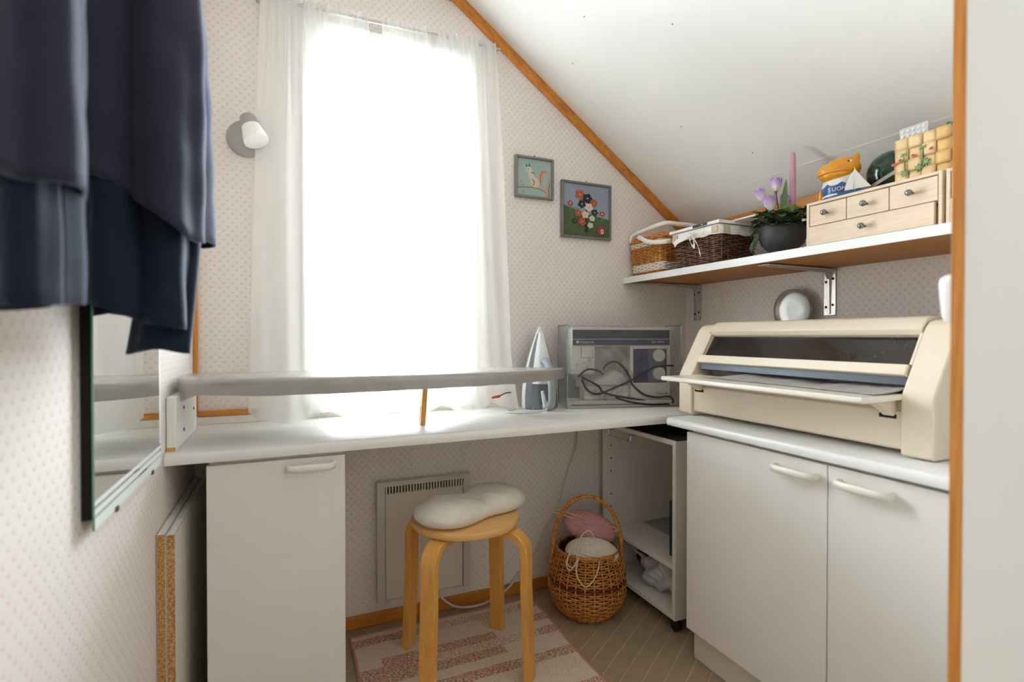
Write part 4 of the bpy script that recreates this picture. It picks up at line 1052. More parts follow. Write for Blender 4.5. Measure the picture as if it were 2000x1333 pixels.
def rrect(x0_, x1_, y0_, y1_, r, taper, zb_, zt_):
    def path(t, z):
        q = taper * (1 - (z - zb_) / (zt_ - zb_)); a0, a1, b0, b1 = x0_ + q, x1_ - q, y0_ + q, y1_ - q
        w_, h_ = a1 - a0 - 2 * r, b1 - b0 - 2 * r; per = 2 * (w_ + h_) + 2 * math.pi * r; d_ = (t % 1) * per
        for (L_, kind) in ((w_, 0), (math.pi * r / 2, 1), (h_, 2), (math.pi * r / 2, 3), (w_, 4), (math.pi * r / 2, 5), (h_, 6), (math.pi * r / 2, 7)):
            if d_ <= L_ or kind == 7: break
            d_ -= L_
        an = d_ / r
        if kind == 0: return ((a0 + r + d_, b0), (0, -1))
        if kind == 1: an -= math.pi / 2; return ((a1 - r + r * math.cos(an), b0 + r + r * math.sin(an)), (math.cos(an), math.sin(an)))
        if kind == 2: return ((a1, b0 + r + d_), (1, 0))
        if kind == 3: return ((a1 - r + r * math.cos(an), b1 - r + r * math.sin(an)), (math.cos(an), math.sin(an)))
        if kind == 4: return ((a1 - r - d_, b1), (0, 1))
        if kind == 5: an += math.pi / 2; return ((a0 + r + r * math.cos(an), b1 - r + r * math.sin(an)), (math.cos(an), math.sin(an)))
        if kind == 6: return ((a0, b1 - r - d_), (-1, 0))
        an += math.pi; return ((a0 + r + r * math.cos(an), b0 + r + r * math.sin(an)), (math.cos(an), math.sin(an)))
    return path
# picnic basket
pz0, pz1 = SZT + 0.002, 1.502
pb = thing('picnic_basket', 'orange wicker picnic basket with white bands at the shelf end', 'basket', (1.56, 1.84, SZT))
ppath = rrect(1.437, 1.69, 1.728, 1.950, 0.018, 0.010, pz0, pz1)
zs = [pz0 + 0.004 + i * 0.0068 for i in range(23)]
def zone(z): q = (z - pz0) / (pz1 - pz0); return 'w' if 0.09 < q < 0.30 or 0.78 < q < 0.93 else 'o'
weave_rows(ppath, [z for z in zs if zone(z) == 'o'], 36, 0.0028, 0.0031).build('weave', 'wicker', pb, smooth=True, angle=180, kind='stuff')
weave_rows(ppath, [z for z in zs if zone(z) == 'w'], 36, 0.0028, 0.0031).build('white_weave_band', 'wicker_w', pb, smooth=True, angle=180, kind='stuff')
stakes(ppath, pz0, pz1, 36, 0.0018, 4).build('stakes', 'wicker_s', pb, smooth=True, kind='stuff')
n_ = 48
MB().loft([[(ppath(j / n_, z)[0][0] - ppath(j / n_, z)[1][0] * 0.007, ppath(j / n_, z)[0][1] - ppath(j / n_, z)[1][1] * 0.007, z) for j in range(n_)] for z in (pz0, pz1 - 0.01)]).build('lining', 'wicker_in', pb)
MB().loft([[(ppath(j / n_, pz1)[0][0] + ppath(j / n_, pz1)[1][0] * q, ppath(j / n_, pz1)[0][1] + ppath(j / n_, pz1)[1][1] * q, z) for j in range(n_)] for q, z in ((0.002, pz1 - 0.006), (0.003, pz1), (0.003, pz1 + 0.010), (-0.004, pz1 + 0.014))]).build('lid', 'wicker', pb, smooth=True)
def wrapped(pts, r, parent, name):
    pts = spline(pts, 8); ob_ = MB().tube(pts, [r * (1 + 0.07 * (i % 2)) for i in range(len(pts))], 10).build(name, 'wicker_w', parent, smooth=True, angle=180); return ob_
wrapped([(1.445, 1.945, 1.502), (1.445, 1.935, 1.532), (1.452, 1.85, 1.545), (1.47, 1.755, 1.556), (1.53, 1.742, 1.556), (1.64, 1.742, 1.552), (1.68, 1.75, 1.505)], 0.0095, pb, 'handle')
wrapped([(1.44, 1.878, 1.512), (1.428, 1.865, 1.512), (1.418, 1.80, 1.484), (1.415, 1.742, 1.470), (1.424, 1.700, 1.466), (1.45, 1.695, 1.47)], 0.0095, pb, 'handle')
# dark basket with liner
dz0, dz1 = SZT + 0.002, 1.478
db = thing('lined_basket', 'dark brown wicker basket with a white printed liner and bow', 'basket', (1.53, 1.53, SZT))
dpath = rrect(1.432, 1.625, 1.412, 1.655, 0.012, 0.010, dz0, dz1)
weave_rows(dpath, [dz0 + 0.004 + i * 0.0078 for i in range(17)], 26, 0.0036, 0.0031).build('weave', 'wicker_b', db, smooth=True, angle=180, kind='stuff')
stakes(dpath, dz0, dz1, 26, 0.0024, 4).build('stakes', 'wicker_b', db, smooth=True, kind='stuff')
MB().loft([[(dpath(j / n_, z)[0][0] - dpath(j / n_, z)[1][0] * 0.008, dpath(j / n_, z)[0][1] - dpath(j / n_, z)[1][1] * 0.008, z) for j in range(n_)] for z in (dz0, dz1 - 0.02)]).build('lining_back', 'wicker_bin', db)
n_ = 160
def lin_ring(q, z, wv=0.0): return [(dpath(j / n_, dz1)[0][0] + dpath(j / n_, dz1)[1][0] * q, dpath(j / n_, dz1)[0][1] + dpath(j / n_, dz1)[1][1] * q, z + wv * math.sin(j * 0.55) + wv * 0.6 * math.sin(j * 0.21)) for j in range(n_)]
ln = MB().loft([lin_ring(0.006, 1.449, 0.0016), lin_ring(0.008, 1.462), lin_ring(0.006, 1.481), lin_ring(0.0, 1.486), lin_ring(-0.008, 1.480), lin_ring(-0.012, 1.440)], True, False)
lob = ln.build('liner', 'linen', db, smooth=True, angle=180)
for y in (1.632, 1.425): MB().box(1.4215, 1.4245, y - 0.014, y + 0.014, 1.455, 1.479).build('tan_print', 'linen_tan', lob)
MB().box(1.445, 1.475, 1.4000, 1.4035, 1.455, 1.479).build('tan_print', 'linen_tan', lob)
MB().box(1.575, 1.605, 1.4000, 1.4035, 1.455, 1.479).build('tan_print', 'linen_tan', lob)
def ribbon(pts, w_, nm='ribbon'):
    pts = spline(pts, 6); m_ = MB().sweep(pts, (0.05, 0.45, 0.9), w_, 0.0012); return m_.build(nm, 'ribbon', db, smooth=True, angle=60)
ribbon([(1.421, 1.545, 1.462), (1.408, 1.56, 1.458), (1.406, 1.60, 1.448), (1.410, 1.622, 1.438)], 0.020)
ribbon([(1.415, 1.535, 1.462), (1.402, 1.528, 1.448), (1.402, 1.520, 1.425), (1.408, 1.512, 1.415), (1.404, 1.508, 1.435), (1.414, 1.530, 1.46)], 0.016)
ribbon([(1.414, 1.532, 1.462), (1.400, 1.51, 1.448), (1.402, 1.492, 1.425), (1.408, 1.484, 1.398), (1.410, 1.483, 1.380)], 0.014)
MB().ell((1.410, 1.538, 1.460), (0.008, 0.010, 0.007), 12, 8).build('knot', 'ribbon', db, smooth=True)
# flat packet and sheets on the dark basket
fp = thing('flat_packet', 'flat white packet with a dark label on top of the lined basket', 'packet', (1.54, 1.53, 1.487))
MB().box(1.424, 1.66, 1.405, 1.668, 1.4875, 1.4985).build('packet', 'paintwhite', fp, bevel=0.001)
MB().box(1.4228, 1.4242, 1.462, 1.535, 1.4885, 1.4992).build('label_strip', 'sm_dark', fp)
MB().ell((1.4225, 1.487, 1.4945), (0.0012, 0.0025, 0.0025), 8, 6).build('snap', 'paintwhite', fp)
tag(MB().box(1.50, 1.70, 1.315, 1.655, 1.4990, 1.5035).build('white_sheets', 'paintwhite'), 'stack of white sheets jutting out from the flat packet', 'paper')
# thin white cover strip on the slope near the right wall
nrm_ = Vector((ZC - ZW, XR - XK)).normalized()
def sp_(x, d_): return (x - nrm_.x * d_, zc(x) - nrm_.y * d_)
struct(MB().prism([sp_(1.655, 0.0002), sp_(1.764, 0.0002), sp_(1.764, 0.0016), sp_(1.655, 0.0016)], 'y', 0.36, YB - 0.021).build('trim_7', 'ceiling'), 'thin white cover strip on the slope above the shelf')

# ------------------------------------------------------------------ pot with crocuses, candle
PC = Vector((1.545, 1.243, SZT + 0.0005))
pt = thing('potted_plant', 'black footed bowl with artificial crocuses and greenery on the shelf', 'plant', tuple(PC))
MB().lathe([(0.001, 0), (0.042, 0), (0.043, 0.006), (0.040, 0.018), (0.050, 0.030), (0.066, 0.046), (0.073, 0.066), (0.0745, 0.100), (0.0735, 0.104), (0.070, 0.104), (0.069, 0.090), (0.001, 0.088)], tuple(PC), 48).build('pot', 'pot', pt, smooth=True, angle=50)
VR = Vector((0.60, -0.80, 0)); VF = Vector((-0.80, -0.60, 0)); UPV = Vector((0, 0, 1))
def pp(a, h, d_=0.0): return PC + VR * a + UPV * h + VF * d_
def leafmesh(p_, dirv, L_, w_, droop, lob=0):
    dirv = Vector(dirv).normalized(); sd = dirv.cross(UPV)
    sd = sd.normalized() if sd.length > 0.35 else VR.copy()
    nrm = sd.cross(dirv)
    def fn(u, v):
        ww = w_ * math.sin(math.pi * min(0.98, v * 0.96 + 0.04)) ** 0.7 * (1 + (0.28 * math.sin(v * 15) if lob else 0))
        q_ = Vector(p_) + dirv * (L_ * v) + sd * (ww * (u * 2 - 1)) + nrm * (0.25 * ww * abs(u * 2 - 1)) - UPV * (droop * v * v)
        return tuple(q_)
    return MB().grid(fn, 6, 9)
rl_ = random.Random(21)
for i in range(110):
    a = rl_.random() * 6.28; rad_ = 0.02 + 0.045 * rl_.random(); base = PC + Vector((math.cos(a), math.sin(a), 0)) * rad_ + UPV * (0.094 + 0.050 * rl_.random())
    dv = Vector((math.cos(a), math.sin(a), 0.25 + 0.8 * rl_.random()))
    leafmesh(base, dv, 0.038 + 0.03 * rl_.random(), 0.013 + 0.008 * rl_.random(), 0.016 + 0.02 * rl_.random(), 1).build('leaf', 'leaf' if i % 4 else 'blade', pt, smooth=True)
for i in range(9):
    leafmesh(pp(-0.068 - 0.003 * i % 3, 0.100 - 0.006 * i, 0.015), (-0.3 + 0.1 * (i % 3), -0.1 * (i % 2), -0.6), 0.022, 0.0075, 0.006, 1).build('leaf', 'leaf', pt, smooth=True)
for i in range(26):
    a = rl_.random() * 6.28; base = pp(0.026, 0.138, 0.062) + Vector((math.cos(a), math.sin(a), 0)) * 0.006
    leafmesh(base, (math.cos(a), math.sin(a), 0.2 + rl_.random()), 0.034, 0.0085, 0.006).build('sprig', 'leaf_l', pt, smooth=True)
MB().tube([pp(-0.052, 0.095, 0.03), pp(-0.06, 0.118, 0.035)], 0.006, 8).build('sprig', 'yarn_p', pt, smooth=True)
# long blade leaf
leafmesh(pp(-0.004, 0.10, 0.02), VR * 0.10 + UPV, 0.160, 0.0095, 0.0).build('blade', 'blade', pt, smooth=True)
leafmesh(pp(-0.030, 0.10, 0.0), -VR * 0.25 + UPV, 0.085, 0.008, 0.0).build('blade', 'blade', pt, smooth=True)
pet = None
def petal_mb():
    def fn(u, v):
        w_ = 0.0115 * math.sin(math.pi * (0.08 + 0.86 * v)) ** 0.8 * (1.0 if v < 0.7 else 1.0)
        r = 0.004 + 0.0135 * math.sin(math.pi * min(v, 0.72) / 1.3)
        a = (u * 2 - 1) * w_ / 0.012
        return (r * math.cos(a * 0.8), w_ * (u * 2 - 1), 0.042 * v)
    return MB().grid(fn, 6, 9)
pm = None
for (a, h, dd, tx, sc_) in ((-0.020, 0.226, 0.010, 0.02, 1.06), (-0.056, 0.200, 0.012, -0.50, 1.0), (-0.030, 0.160, 0.030, -0.30, 1.15), (0.006, 0.175, -0.005, 0.05, 0.95)):
    base = pp(a, h, dd); ax_ = (UPV + VR * tx).normalized()
    Qm = UPV.rotation_difference(ax_).to_matrix().to_4x4(); Qm.translation = base
    stp = bez(pp(a * 0.35, 0.085, dd), pp(a * 0.45, 0.085 + (h - 0.085) * 0.6, dd), base - ax_ * 0.02, base, 10)
    fl = MB().tube(stp, [0.0022] * 9 + [0.0035, 0.006], 8).build('stem', 'blade', pt, smooth=True)
    for q_ in range(6):
        ang = 2 * math.pi * q_ / 6
        m_ = petal_mb().xf(Qm @ Matrix.Rotation(ang, 4, 'Z') @ Matrix.Scale(sc_ * (1.0 if q_ % 2 else 0.94), 4))
        m_.build('petal', 'petal', fl, smooth=True, angle=180)
cd = thing('taper_candle', 'tall pink taper candle standing among the crocuses', 'candle', tuple(pp(0.030, 0.09, -0.005)))
MB().lathe([(0.001, 0), (0.0098, 0.0), (0.0098, 0.14), (0.0090, 0.24), (0.0082, 0.256), (0.005, 0.264), (0.001, 0.266)], tuple(pp(0.030, 0.0895, -0.005)), 24).build('wax', 'candle', cd, smooth=True)
MB().tube([pp(0.030, 0.353, -0.005), pp(0.030, 0.362, -0.005)], 0.0008, 6).build('wick', 'paintwhite', cd)

# ------------------------------------------------------------------ small drawer chests on the shelf
def chest(y0_, y1_, label, cols, ztop):
    x0_, x1_ = 1.448, 1.664; z0_ = SZT + 0.0005; t_ = 0.008
    ch = thing('drawer_chest', label, 'drawer chest', (1.55, (y0_ + y1_) / 2, z0_), 'pale birch drawer chests on the shelf')
    b_ = MB()
    b_.box(x0_, x1_, y0_, y0_ + t_, z0_, ztop); b_.box(x0_, x1_, y1_ - t_, y1_, z0_, ztop)
    b_.box(x0_, x1_, y0_ + t_, y1_ - t_, ztop - t_, ztop); b_.box(x0_, x1_, y0_ + t_, y1_ - t_, z0_, z0_ + 0.006)
    b_.box(x1_ - 0.006, x1_, y0_ + t_, y1_ - t_, z0_, ztop); b_.build('carcass', 'chestwood', ch, bevel=0.0008)
    zm = z0_ + 0.063
    MB().box(x0_ + 0.0125, x1_ - 0.007, y0_ + t_, y1_ - t_, zm - 0.002, zm + 0.002).build('divider', 'chestwood', ch)
    def drawer(a, b, za, zb_, xo=0.0):
        d_ = MB().box(x0_ + 0.0015 + xo, x0_ + 0.0118 + xo, a, b, za, zb_).build('drawer', 'chestwood', ch, bevel=0.0008)
        yk, zk = (a + b) / 2, (za + zb_) / 2
        bx_ = MB(); bx_.box(x0_ + 0.012 + xo, x1_ - 0.012 + xo, a + 0.002, a + 0.006, za + 0.003, zb_ - 0.008); bx_.box(x0_ + 0.012 + xo, x1_ - 0.012 + xo, b - 0.006, b - 0.002, za + 0.003, zb_ - 0.008); bx_.box(x0_ + 0.012 + xo, x1_ - 0.012 + xo, a + 0.006, b - 0.006, za + 0.003, za + 0.006)
        bx_.build('drawer_box', 'chestside', d_)
        MB().lathe([(0.0035, 0.0), (0.0035, -0.008), (0.0070, -0.012), (0.0085, -0.017), (0.0070, -0.022), (0.003, -0.0245), (0.0005, -0.025)], (x0_ + 0.0015 + xo, yk, zk), 20, 'x').build('knob', 'pewter', d_, smooth=True)
        return d_
    e = [y0_ + t_ + 0.001] + [lerp(y0_ + t_, y1_ - t_, i / cols) for i in range(1, cols)] + [y1_ - t_ - 0.001]
    for i in range(cols): drawer(e[i] + 0.0012, e[i + 1] - 0.0012, zm + 0.002, ztop - t_ - 0.0025)
    drawer(y0_ + t_ + 0.008, y1_ - t_ - 0.001, z0_ + 0.0065, zm - 0.0005, -0.003)
    return ch
CHZ = 1.4795
chest(0.728, 1.082, 'pale birch chest of four small drawers on the shelf beside the plant', 3, CHZ)
chest(0.365, 0.720, 'pale birch drawer chest mostly hidden behind the partition', 3, CHZ)

# ------------------------------------------------------------------ figurine, globe, birch bark basket, silver vase
hv = thing('hippo_bank', 'amber hippo money box in a blue shirt on the drawer chest', 'figurine', (1.53, 1.015, CHZ))
E1 = Vector((0.55, -0.835, 0)); E3 = Vector((-0.835, -0.55, 0)); HO = Vector((1.530, 1.028, CHZ + 0.0005))
HM = Matrix(((E1.x, E3.x, 0, HO.x), (E1.y, E3.y, 0, HO.y), (0, 0, 1, HO.z), (0, 0, 0, 1)))   # local (right, toward viewer, up)
def hbuild(m_, nm, mat, parent=hv, **kw): return m_.xf(HM).build(nm, mat, parent, smooth=True, **kw)
bd = hbuild(MB().lathe([(0.001, 0), (0.047, 0), (0.052, 0.006), (0.052, 0.045), (0.048, 0.062), (0.040, 0.075), (0.001, 0.080)], (0, 0, 0), 40), 'body', 'hippo_blue')
m = MB().lathe([(0.0524, 0.050), (0.0490, 0.062), (0.0412, 0.0755)], (0, 0, 0), 48, cap=False)
m.v = [(v[0], v[1], v[2] - (0.008 * abs(math.sin(4 * math.atan2(v[1], v[0]))) if v[2] < 0.055 else 0)) for v in m.v]
hbuild(m, 'collar', 'paintwhite', bd)
hbuild(MB().lathe([(0.0522, 0.013), (0.0526, 0.0155), (0.0522, 0.018)], (0, 0, 0), 48, cap=False), 'stripe', 'paintwhite', bd)
hd = hbuild(MB().ell((0.004, 0.004, 0.098), (0.044, 0.046, 0.034), 32, 20), 'head', 'hippo')
hbuild(MB().ell((-0.020, 0.020, 0.089), (0.044, 0.040, 0.026), 32, 20), 'muzzle', 'hippo', hd)
hbuild(MB().ell((-0.016, 0.020, 0.075), (0.042, 0.038, 0.018), 32, 16), 'lower_jaw', 'hippo', hd)
hbuild(MB().tube([(-0.020 + 0.0445 * math.cos(a), 0.020 + 0.0405 * math.sin(a), 0.0825 + 0.004 * math.cos(a)) for a in [math.pi * (-0.05 + 1.1 * i / 24) for i in range(25)]], 0.0012, 6), 'mouth_line', 'bark_d', hd)
hbuild(MB().ell((-0.022, 0.022, 0.118), (0.010, 0.008, 0.006), 12, 8), 'nostril', 'hippo', hd)
hbuild(MB().ell((0.036, -0.002, 0.130), (0.009, 0.006, 0.012), 14, 10), 'ear', 'hippo', hd)
hbuild(MB().ell((-0.006, -0.016, 0.130), (0.009, 0.006, 0.010), 14, 10), 'ear', 'hippo', hd)
hbuild(MB().ell((0.016, 0.040, 0.108), (0.0095, 0.006, 0.0055), 14, 10), 'eye', 'paintwhite', hd)
hbuild(MB().ell((0.0155, 0.0448, 0.108), (0.0038, 0.0025, 0.0045), 10, 8), 'pupil', 'sm_purple', hd)
hbuild(MB().ell((-0.054, 0.0, 0.022), (0.008, 0.012, 0.020), 14, 10), 'arm', 'hippo')
hbuild(MB().ell((0.048, 0.018, 0.040), (0.012, 0.014, 0.018), 14, 10), 'arm', 'hippo')
for i, ch_ in enumerate('SUOMI'):
    th = R(126 - i * 14.0); o_ = HM @ Vector((0.0530 * math.cos(th), 0.0530 * math.sin(th), 0.030))
    tx_ = HM.to_3x3() @ Vector((math.sin(th), -math.cos(th), 0)); text('letter', ch_, 0.0165, frame_m(o_, tx_, UPV), 'paintwhite', bd)
sb = thing('toy_sailboat', 'small white sailed toy boat in front of the amber hippo', 'toy boat', (1.48, 0.985, CHZ))
def sbuild(m_, nm, mat): return m_.xf(HM).build(nm, mat, sb, smooth=True, angle=30)
sbuild(MB().prism([(-0.006, 0.001), (0.062, 0.001), (0.072, 0.016), (-0.012, 0.013)], 'y', 0.066, 0.078), 'hull', 'hippo_blue')
sbuild(MB().prism([(0.006, 0.017), (0.028, 0.018), (0.030, 0.074), (0.019, 0.058), (0.010, 0.036)], 'y', 0.0705, 0.0725), 'sail', 'paintwhite')
sbuild(MB().prism([(0.032, 0.019), (0.070, 0.021), (0.051, 0.046), (0.031, 0.076)], 'y', 0.0705, 0.0725), 'sail', 'paintwhite')
sbuild(MB().tube([(0.0305, 0.0715, 0.014), (0.0305, 0.0715, 0.080)], 0.0014, 8), 'mast', 'paintwhite')

gl = thing('glass_globe', 'glossy dark green globe with a silver strap beside the birch basket', 'globe', (1.575, 0.915, CHZ))
GC = Vector((1.598, 0.926, CHZ + 0.067))
MB().ell(tuple(GC), (0.064, 0.064, 0.064), 40, 24).build('sphere', 'globe_g', gl, smooth=True, angle=180)
gx = (E1 * 0.86 + UPV * 0.50).normalized(); gn = (UPV * 0.84 - E1 * 0.50 + E3 * 0.16).normalized(); gy = gn.cross(gx).normalized(); gx = gy.cross(gn)
rings = []
for i in range(64):
    a = 2 * math.pi * i / 64; dv = gx * math.cos(a) + gy * math.sin(a); c_ = GC - gn * 0.001
    rings.append([tuple(c_ + dv * r_ + gn * h_) for r_, h_ in ((0.0630, -0.0045), (0.0655, -0.0045), (0.0655, 0.0045), (0.0630, 0.0045))])
rings.append(rings[0])
stp_ = MB().loft(rings, True, False).build('strap', 'foil', gl, smooth=True, angle=40)
for i, ch_ in enumerate('NOTSO'):
    best = math.atan2(gy.dot(E3), gx.dot(E3)); a = best - R(-36 + i * 18) * (1 if (gx * -math.sin(best) + gy * math.cos(best)).dot(E1) < 0 else -1)
    dv = gx * math.cos(a) + gy * math.sin(a); o_ = GC - gn * 0.001 + dv * 0.0658
    text('letter', ch_, 0.0075, frame_m(o_, gn.cross(dv), gn), 'bark_d', gl)
MB().lathe([(0.001, 0), (0.03, 0), (0.030, 0.003), (0.018, 0.008), (0.014, 0.010)], (GC.x, GC.y, CHZ + 0.0003), 28).build('stand', 'copper', gl, smooth=True)

bb2 = thing('birch_bark_basket', 'woven birch bark basket painted with twinflowers on the drawer chest', 'basket', (1.56, 0.81, CHZ))
qx0, qx1, qy0, qy1, qz0 = 1.497, 1.625, 0.734, 0.860, CHZ + 0.0005
ps = 0.0315
for i in range(4):
    for j in range(4):
        zq = qz0 + j * 0.0300; prot = 0.0022 if (i + j) % 2 else 0.0
        for face in range(4):
            L0 = (qy0, qx0, qy0, qx0)[face] + i * ps
            def fn(u, v, L0=L0, zq=zq, prot=prot, face=face):
                o_ = prot + 0.0008 * math.sin(math.pi * u) * (1 if prot else 0.3) + 0.0006 * math.sin(math.pi * v)
                s_ = L0 + ps * (u * 1.0); z_ = zq + 0.0302 * v + 0.003 * (s_ - (qy0 if face % 2 == 0 else qx0)) * 0
                return {0: (qx0 - o_, s_, z_), 1: (s_, qy0 - o_, z_), 2: (qx1 + o_, s_, z_), 3: (s_, qy1 + o_, z_)}[face]
            MB().grid(fn, 3, 3).build('bark_strip', 'bark' if (i * 3 + j * 5 + face * 2) % 5 else 'bark_d', bb2, smooth=True, angle=180, solid=0.0016)
MB().box(qx0 + 0.004, qx1 - 0.004, qy0 + 0.004, qy1 - 0.004, qz0, qz0 + 0.1).build('inside', 'bark_d', bb2)
def paintpoly(nm, mat, cy_, cz_, poly):
    xx = qx0 - 0.0062
    MB().prism([(cy_ - a * 0.001, cz_ + b * 0.001) for a, b in poly], 'x', xx, qx0 - 0.0005).build(nm, mat, bb2)
def pl(L_, w_, ang): 
    c_, s_ = math.cos(ang), math.sin(ang); base = [(0, 0), (L_ * 0.35, w_), (L_ * 0.75, w_ * 0.8), (L_, 0), (L_ * 0.75, -w_ * 0.8), (L_ * 0.35, -w_)]
    return [(a * c_ - b * s_, a * s_ + b * c_) for a, b in base]
for cy_, cz_ in ((0.836, 1.507), (0.803, 1.513), (0.787, 1.523)):
    for q_ in range(7): paintpoly('painted_leaf', 'pgreen', cy_, cz_, pl(11, 1.7, q_ * 0.9 + cy_ * 20))
for cy_, cz_ in ((0.846, 1.547), (0.815, 1.551), (0.774, 1.556), (0.862, 1.541)):
    for q_ in range(4): paintpoly('painted_flower', 'coral', cy_, cz_, pl(8, 2.0, -2.4 + q_ * 0.55))
for a, b in (((0.836, 1.512), (0.838, 1.560)), ((0.795, 1.520), (0.794, 1.566))):
    paintpoly('painted_stem', 'pgreen', a[0], a[1], [(-0.5, 0), (0.5, 0), (0.5 + (a[0] - b[0]) * 1000, (b[1] - a[1]) * 1000), (-0.5 + (a[0] - b[0]) * 1000, (b[1] - a[1]) * 1000)])
    for q_ in (-0.3, 0.5, 2.6, 3.5): paintpoly('painted_leaf', 'pgreen', b[0], b[1] - 0.004, pl(9, 1.8, q_))
bl = thing('blister_pack', 'white pill blister pack sticking out of the birch bark basket', 'blister pack', (1.52, 0.83, 1.58))
BMx = frame_m((1.512, 0.858, 1.588), (0.12, -0.99, 0.06), (0.1, 0.09, 0.99))
MB().box(0, 0.063, 0, 0.046, -0.0006, 0.0006).xf(BMx).build('card', 'foil', bl)
for i in range(5):
    for j in range(3):
        MB().ell((0.0075 + i * 0.012, 0.009 + j * 0.0135, 0.0), (0.0048, 0.0048, 0.0035), 12, 8).xf(BMx).build('bubble', 'paintwhite', bl, smooth=True)
mk = thing('marker_pen', 'green capped pen lying across the birch bark basket rim', 'pen', (1.53, 0.74, 1.603))
MB().tube([(1.512, 0.752, 1.6085), (1.520, 0.735, 1.6075), (1.545, 0.68, 1.603)], [0.0052, 0.0056, 0.0056], 12).build('barrel', 'teal', mk, smooth=True)
sv = thing('woven_vase', 'small silver and copper woven vase on the second chest', 'vase', (1.53, 0.69, CHZ))
VC = Vector((1.532, 0.682, CHZ + 0.0005))
def vr(z): return 0.020 + 0.016 * math.sin(math.pi * min(1, z / 0.085) * 0.72 + 0.3)
MB().loft([[(VC.x + vr(z) * 0.95 * math.cos(2 * math.pi * j / 28), VC.y + vr(z) * 0.95 * math.sin(2 * math.pi * j / 28), VC.z + z) for j in range(28)] for z in [i * 0.0085 for i in range(10)]]).build('inner', 'copper', sv, smooth=True)
for r_ in range(8):
    for j in range(14):
        a = 2 * math.pi * (j + 0.5 * (r_ % 2)) / 14; z = 0.002 + r_ * 0.0096
        c_, s_ = math.cos(a), math.sin(a); rr = vr(z + 0.004)
        Qv = Matrix(((c_, -s_, 0, VC.x + c_ * rr), (s_, c_, 0, VC.y + s_ * rr), (0, 0, 1, VC.z + z + 0.004), (0, 0, 0, 1)))
        MB().ell((0, 0, 0), (0.0028, 0.0072, 0.0040), 8, 6).xf(Qv).build('ribbon_cell', 'coppersilver', sv, smooth=True)
MB().tube([(VC.x + 0.02 * math.cos(a), VC.y + 0.02 * math.sin(a), VC.z + 0.079) for a in [2 * math.pi * j / 24 for j in range(24)]], 0.0035, 8, closed=True).build('rim', 'cable', sv, smooth=True)

# ------------------------------------------------------------------ sewing machine in a clear cover
SO = Vector((1.030, 1.800, ZD + 0.0005)); ang = math.atan2(-0.125, 0.448)
SM = Matrix.Translation(SO) @ Matrix.Rotation(ang, 4, 'Z')
sm = thing('sewing_machine', 'cream sewing machine with indigo panel and two dials on the desk', 'sewing machine', tuple(SO))
def sbld(m_, nm, mat, parent=None, **kw): return m_.xf(SM).build(nm, mat, parent or sm, **kw)
sbld(MB().box(0.002, 0.440, 0.004, 0.125, 0.0, 0.027), 'base', 'sm_body', bevel=0.002)
sbld(MB().box(0.014, 0.30, 0.0032, 0.005, 0.0105, 0.0135), 'ruler_line', 'maroon')
rlm = MB()
for i in range(40): rlm.box(0.016 + i * 0.0105, 0.0168 + i * 0.0105, 0.0033, 0.005, 0.0145, 0.019)
sbld(rlm, 'ruler_ticks', 'maroon', kind='stuff')
col_ = sbld(MB().box(0.268, 0.442, 0.020, 0.12, 0.027, 0.252), 'column', 'sm_body', bevel=0.004)
sbld(MB().box(0.016, 0.442, 0.016, 0.12, 0.248, 0.326), 'top_beam', 'sm_body', bevel=0.006)
sbld(MB().box(0.016, 0.118, 0.020, 0.115, 0.135, 0.250), 'head', 'sm_body', bevel=0.004)
sbld(MB().box(0.06, 0.098, 0.0185, 0.0205, 0.203, 0.246), 'head_cover', 'sm_body', bevel=0.001)
ol = MB(); ol.box(0.0585, 0.0600, 0.0182, 0.0205, 0.203, 0.249); ol.box(0.0585, 0.098, 0.0182, 0.0205, 0.2015, 0.203)
sbld(ol, 'cover_seam', 'nail')
sbld(MB().box(0.075, 0.268, 0.035, 0.105, 0.027, 0.085), 'free_arm', 'sm_body', bevel=0.006)
sbld(MB().tube([(0.068, 0.06, 0.14), (0.068, 0.06, 0.095)], 0.003, 8), 'needle_bar', 'chrome', smooth=True)
sbld(MB().box(0.020, 0.437, 0.0142, 0.018, 0.250, 0.318), 'panel_frame', 'paintwhite', bevel=0.001)
sbld(MB().box(0.023, 0.434, 0.0130, 0.0150, 0.279, 0.3155), 'charcoal_panel', 'sm_dark')
pnl = sbld(MB().box(0.023, 0.434, 0.0130, 0.0150, 0.2525, 0.2765), 'indigo_strip', 'sm_purple')
sbld(MB().box(0.023, 0.434, 0.0126, 0.0140, 0.2535, 0.2570), 'maroon_line', 'maroon')
def smtext(body, x, z, size, mat, y=0.0124, shear=0.0):
    o_ = SM @ Vector((x, y, z)); xv = SM.to_3x3() @ Vector((1, 0, 0)); text('lettering', body, size, frame_m(o_, xv, UPV), mat, sm, shear)
smtext('Husqvarna', 0.079, 0.2665, 0.0145, 'paintwhite')
sbld(MB().box(0.037, 0.0465, 0.0124, 0.0135, 0.2615, 0.2715), 'crown_mark', 'paintwhite')
smtext('Star Extra', 0.382, 0.2668, 0.0135, 'paintwhite', shear=0.35)
smtext('Classica 100', 0.404, 0.052, 0.0100, 'black', 0.0193)
sbld(MB().box(0.379, 0.405, 0.0193, 0.0200, 0.0585, 0.0592), 'mark_line', 'black')
sbld(MB().box(0.280, 0.424, 0.0180, 0.0205, 0.098, 0.238), 'control_panel', 'sm_purple', bevel=0.001)
sbld(MB().box(0.343, 0.415, 0.0172, 0.0190, 0.102, 0.235), 'dial_field', 'sm_grey')
sy = MB()
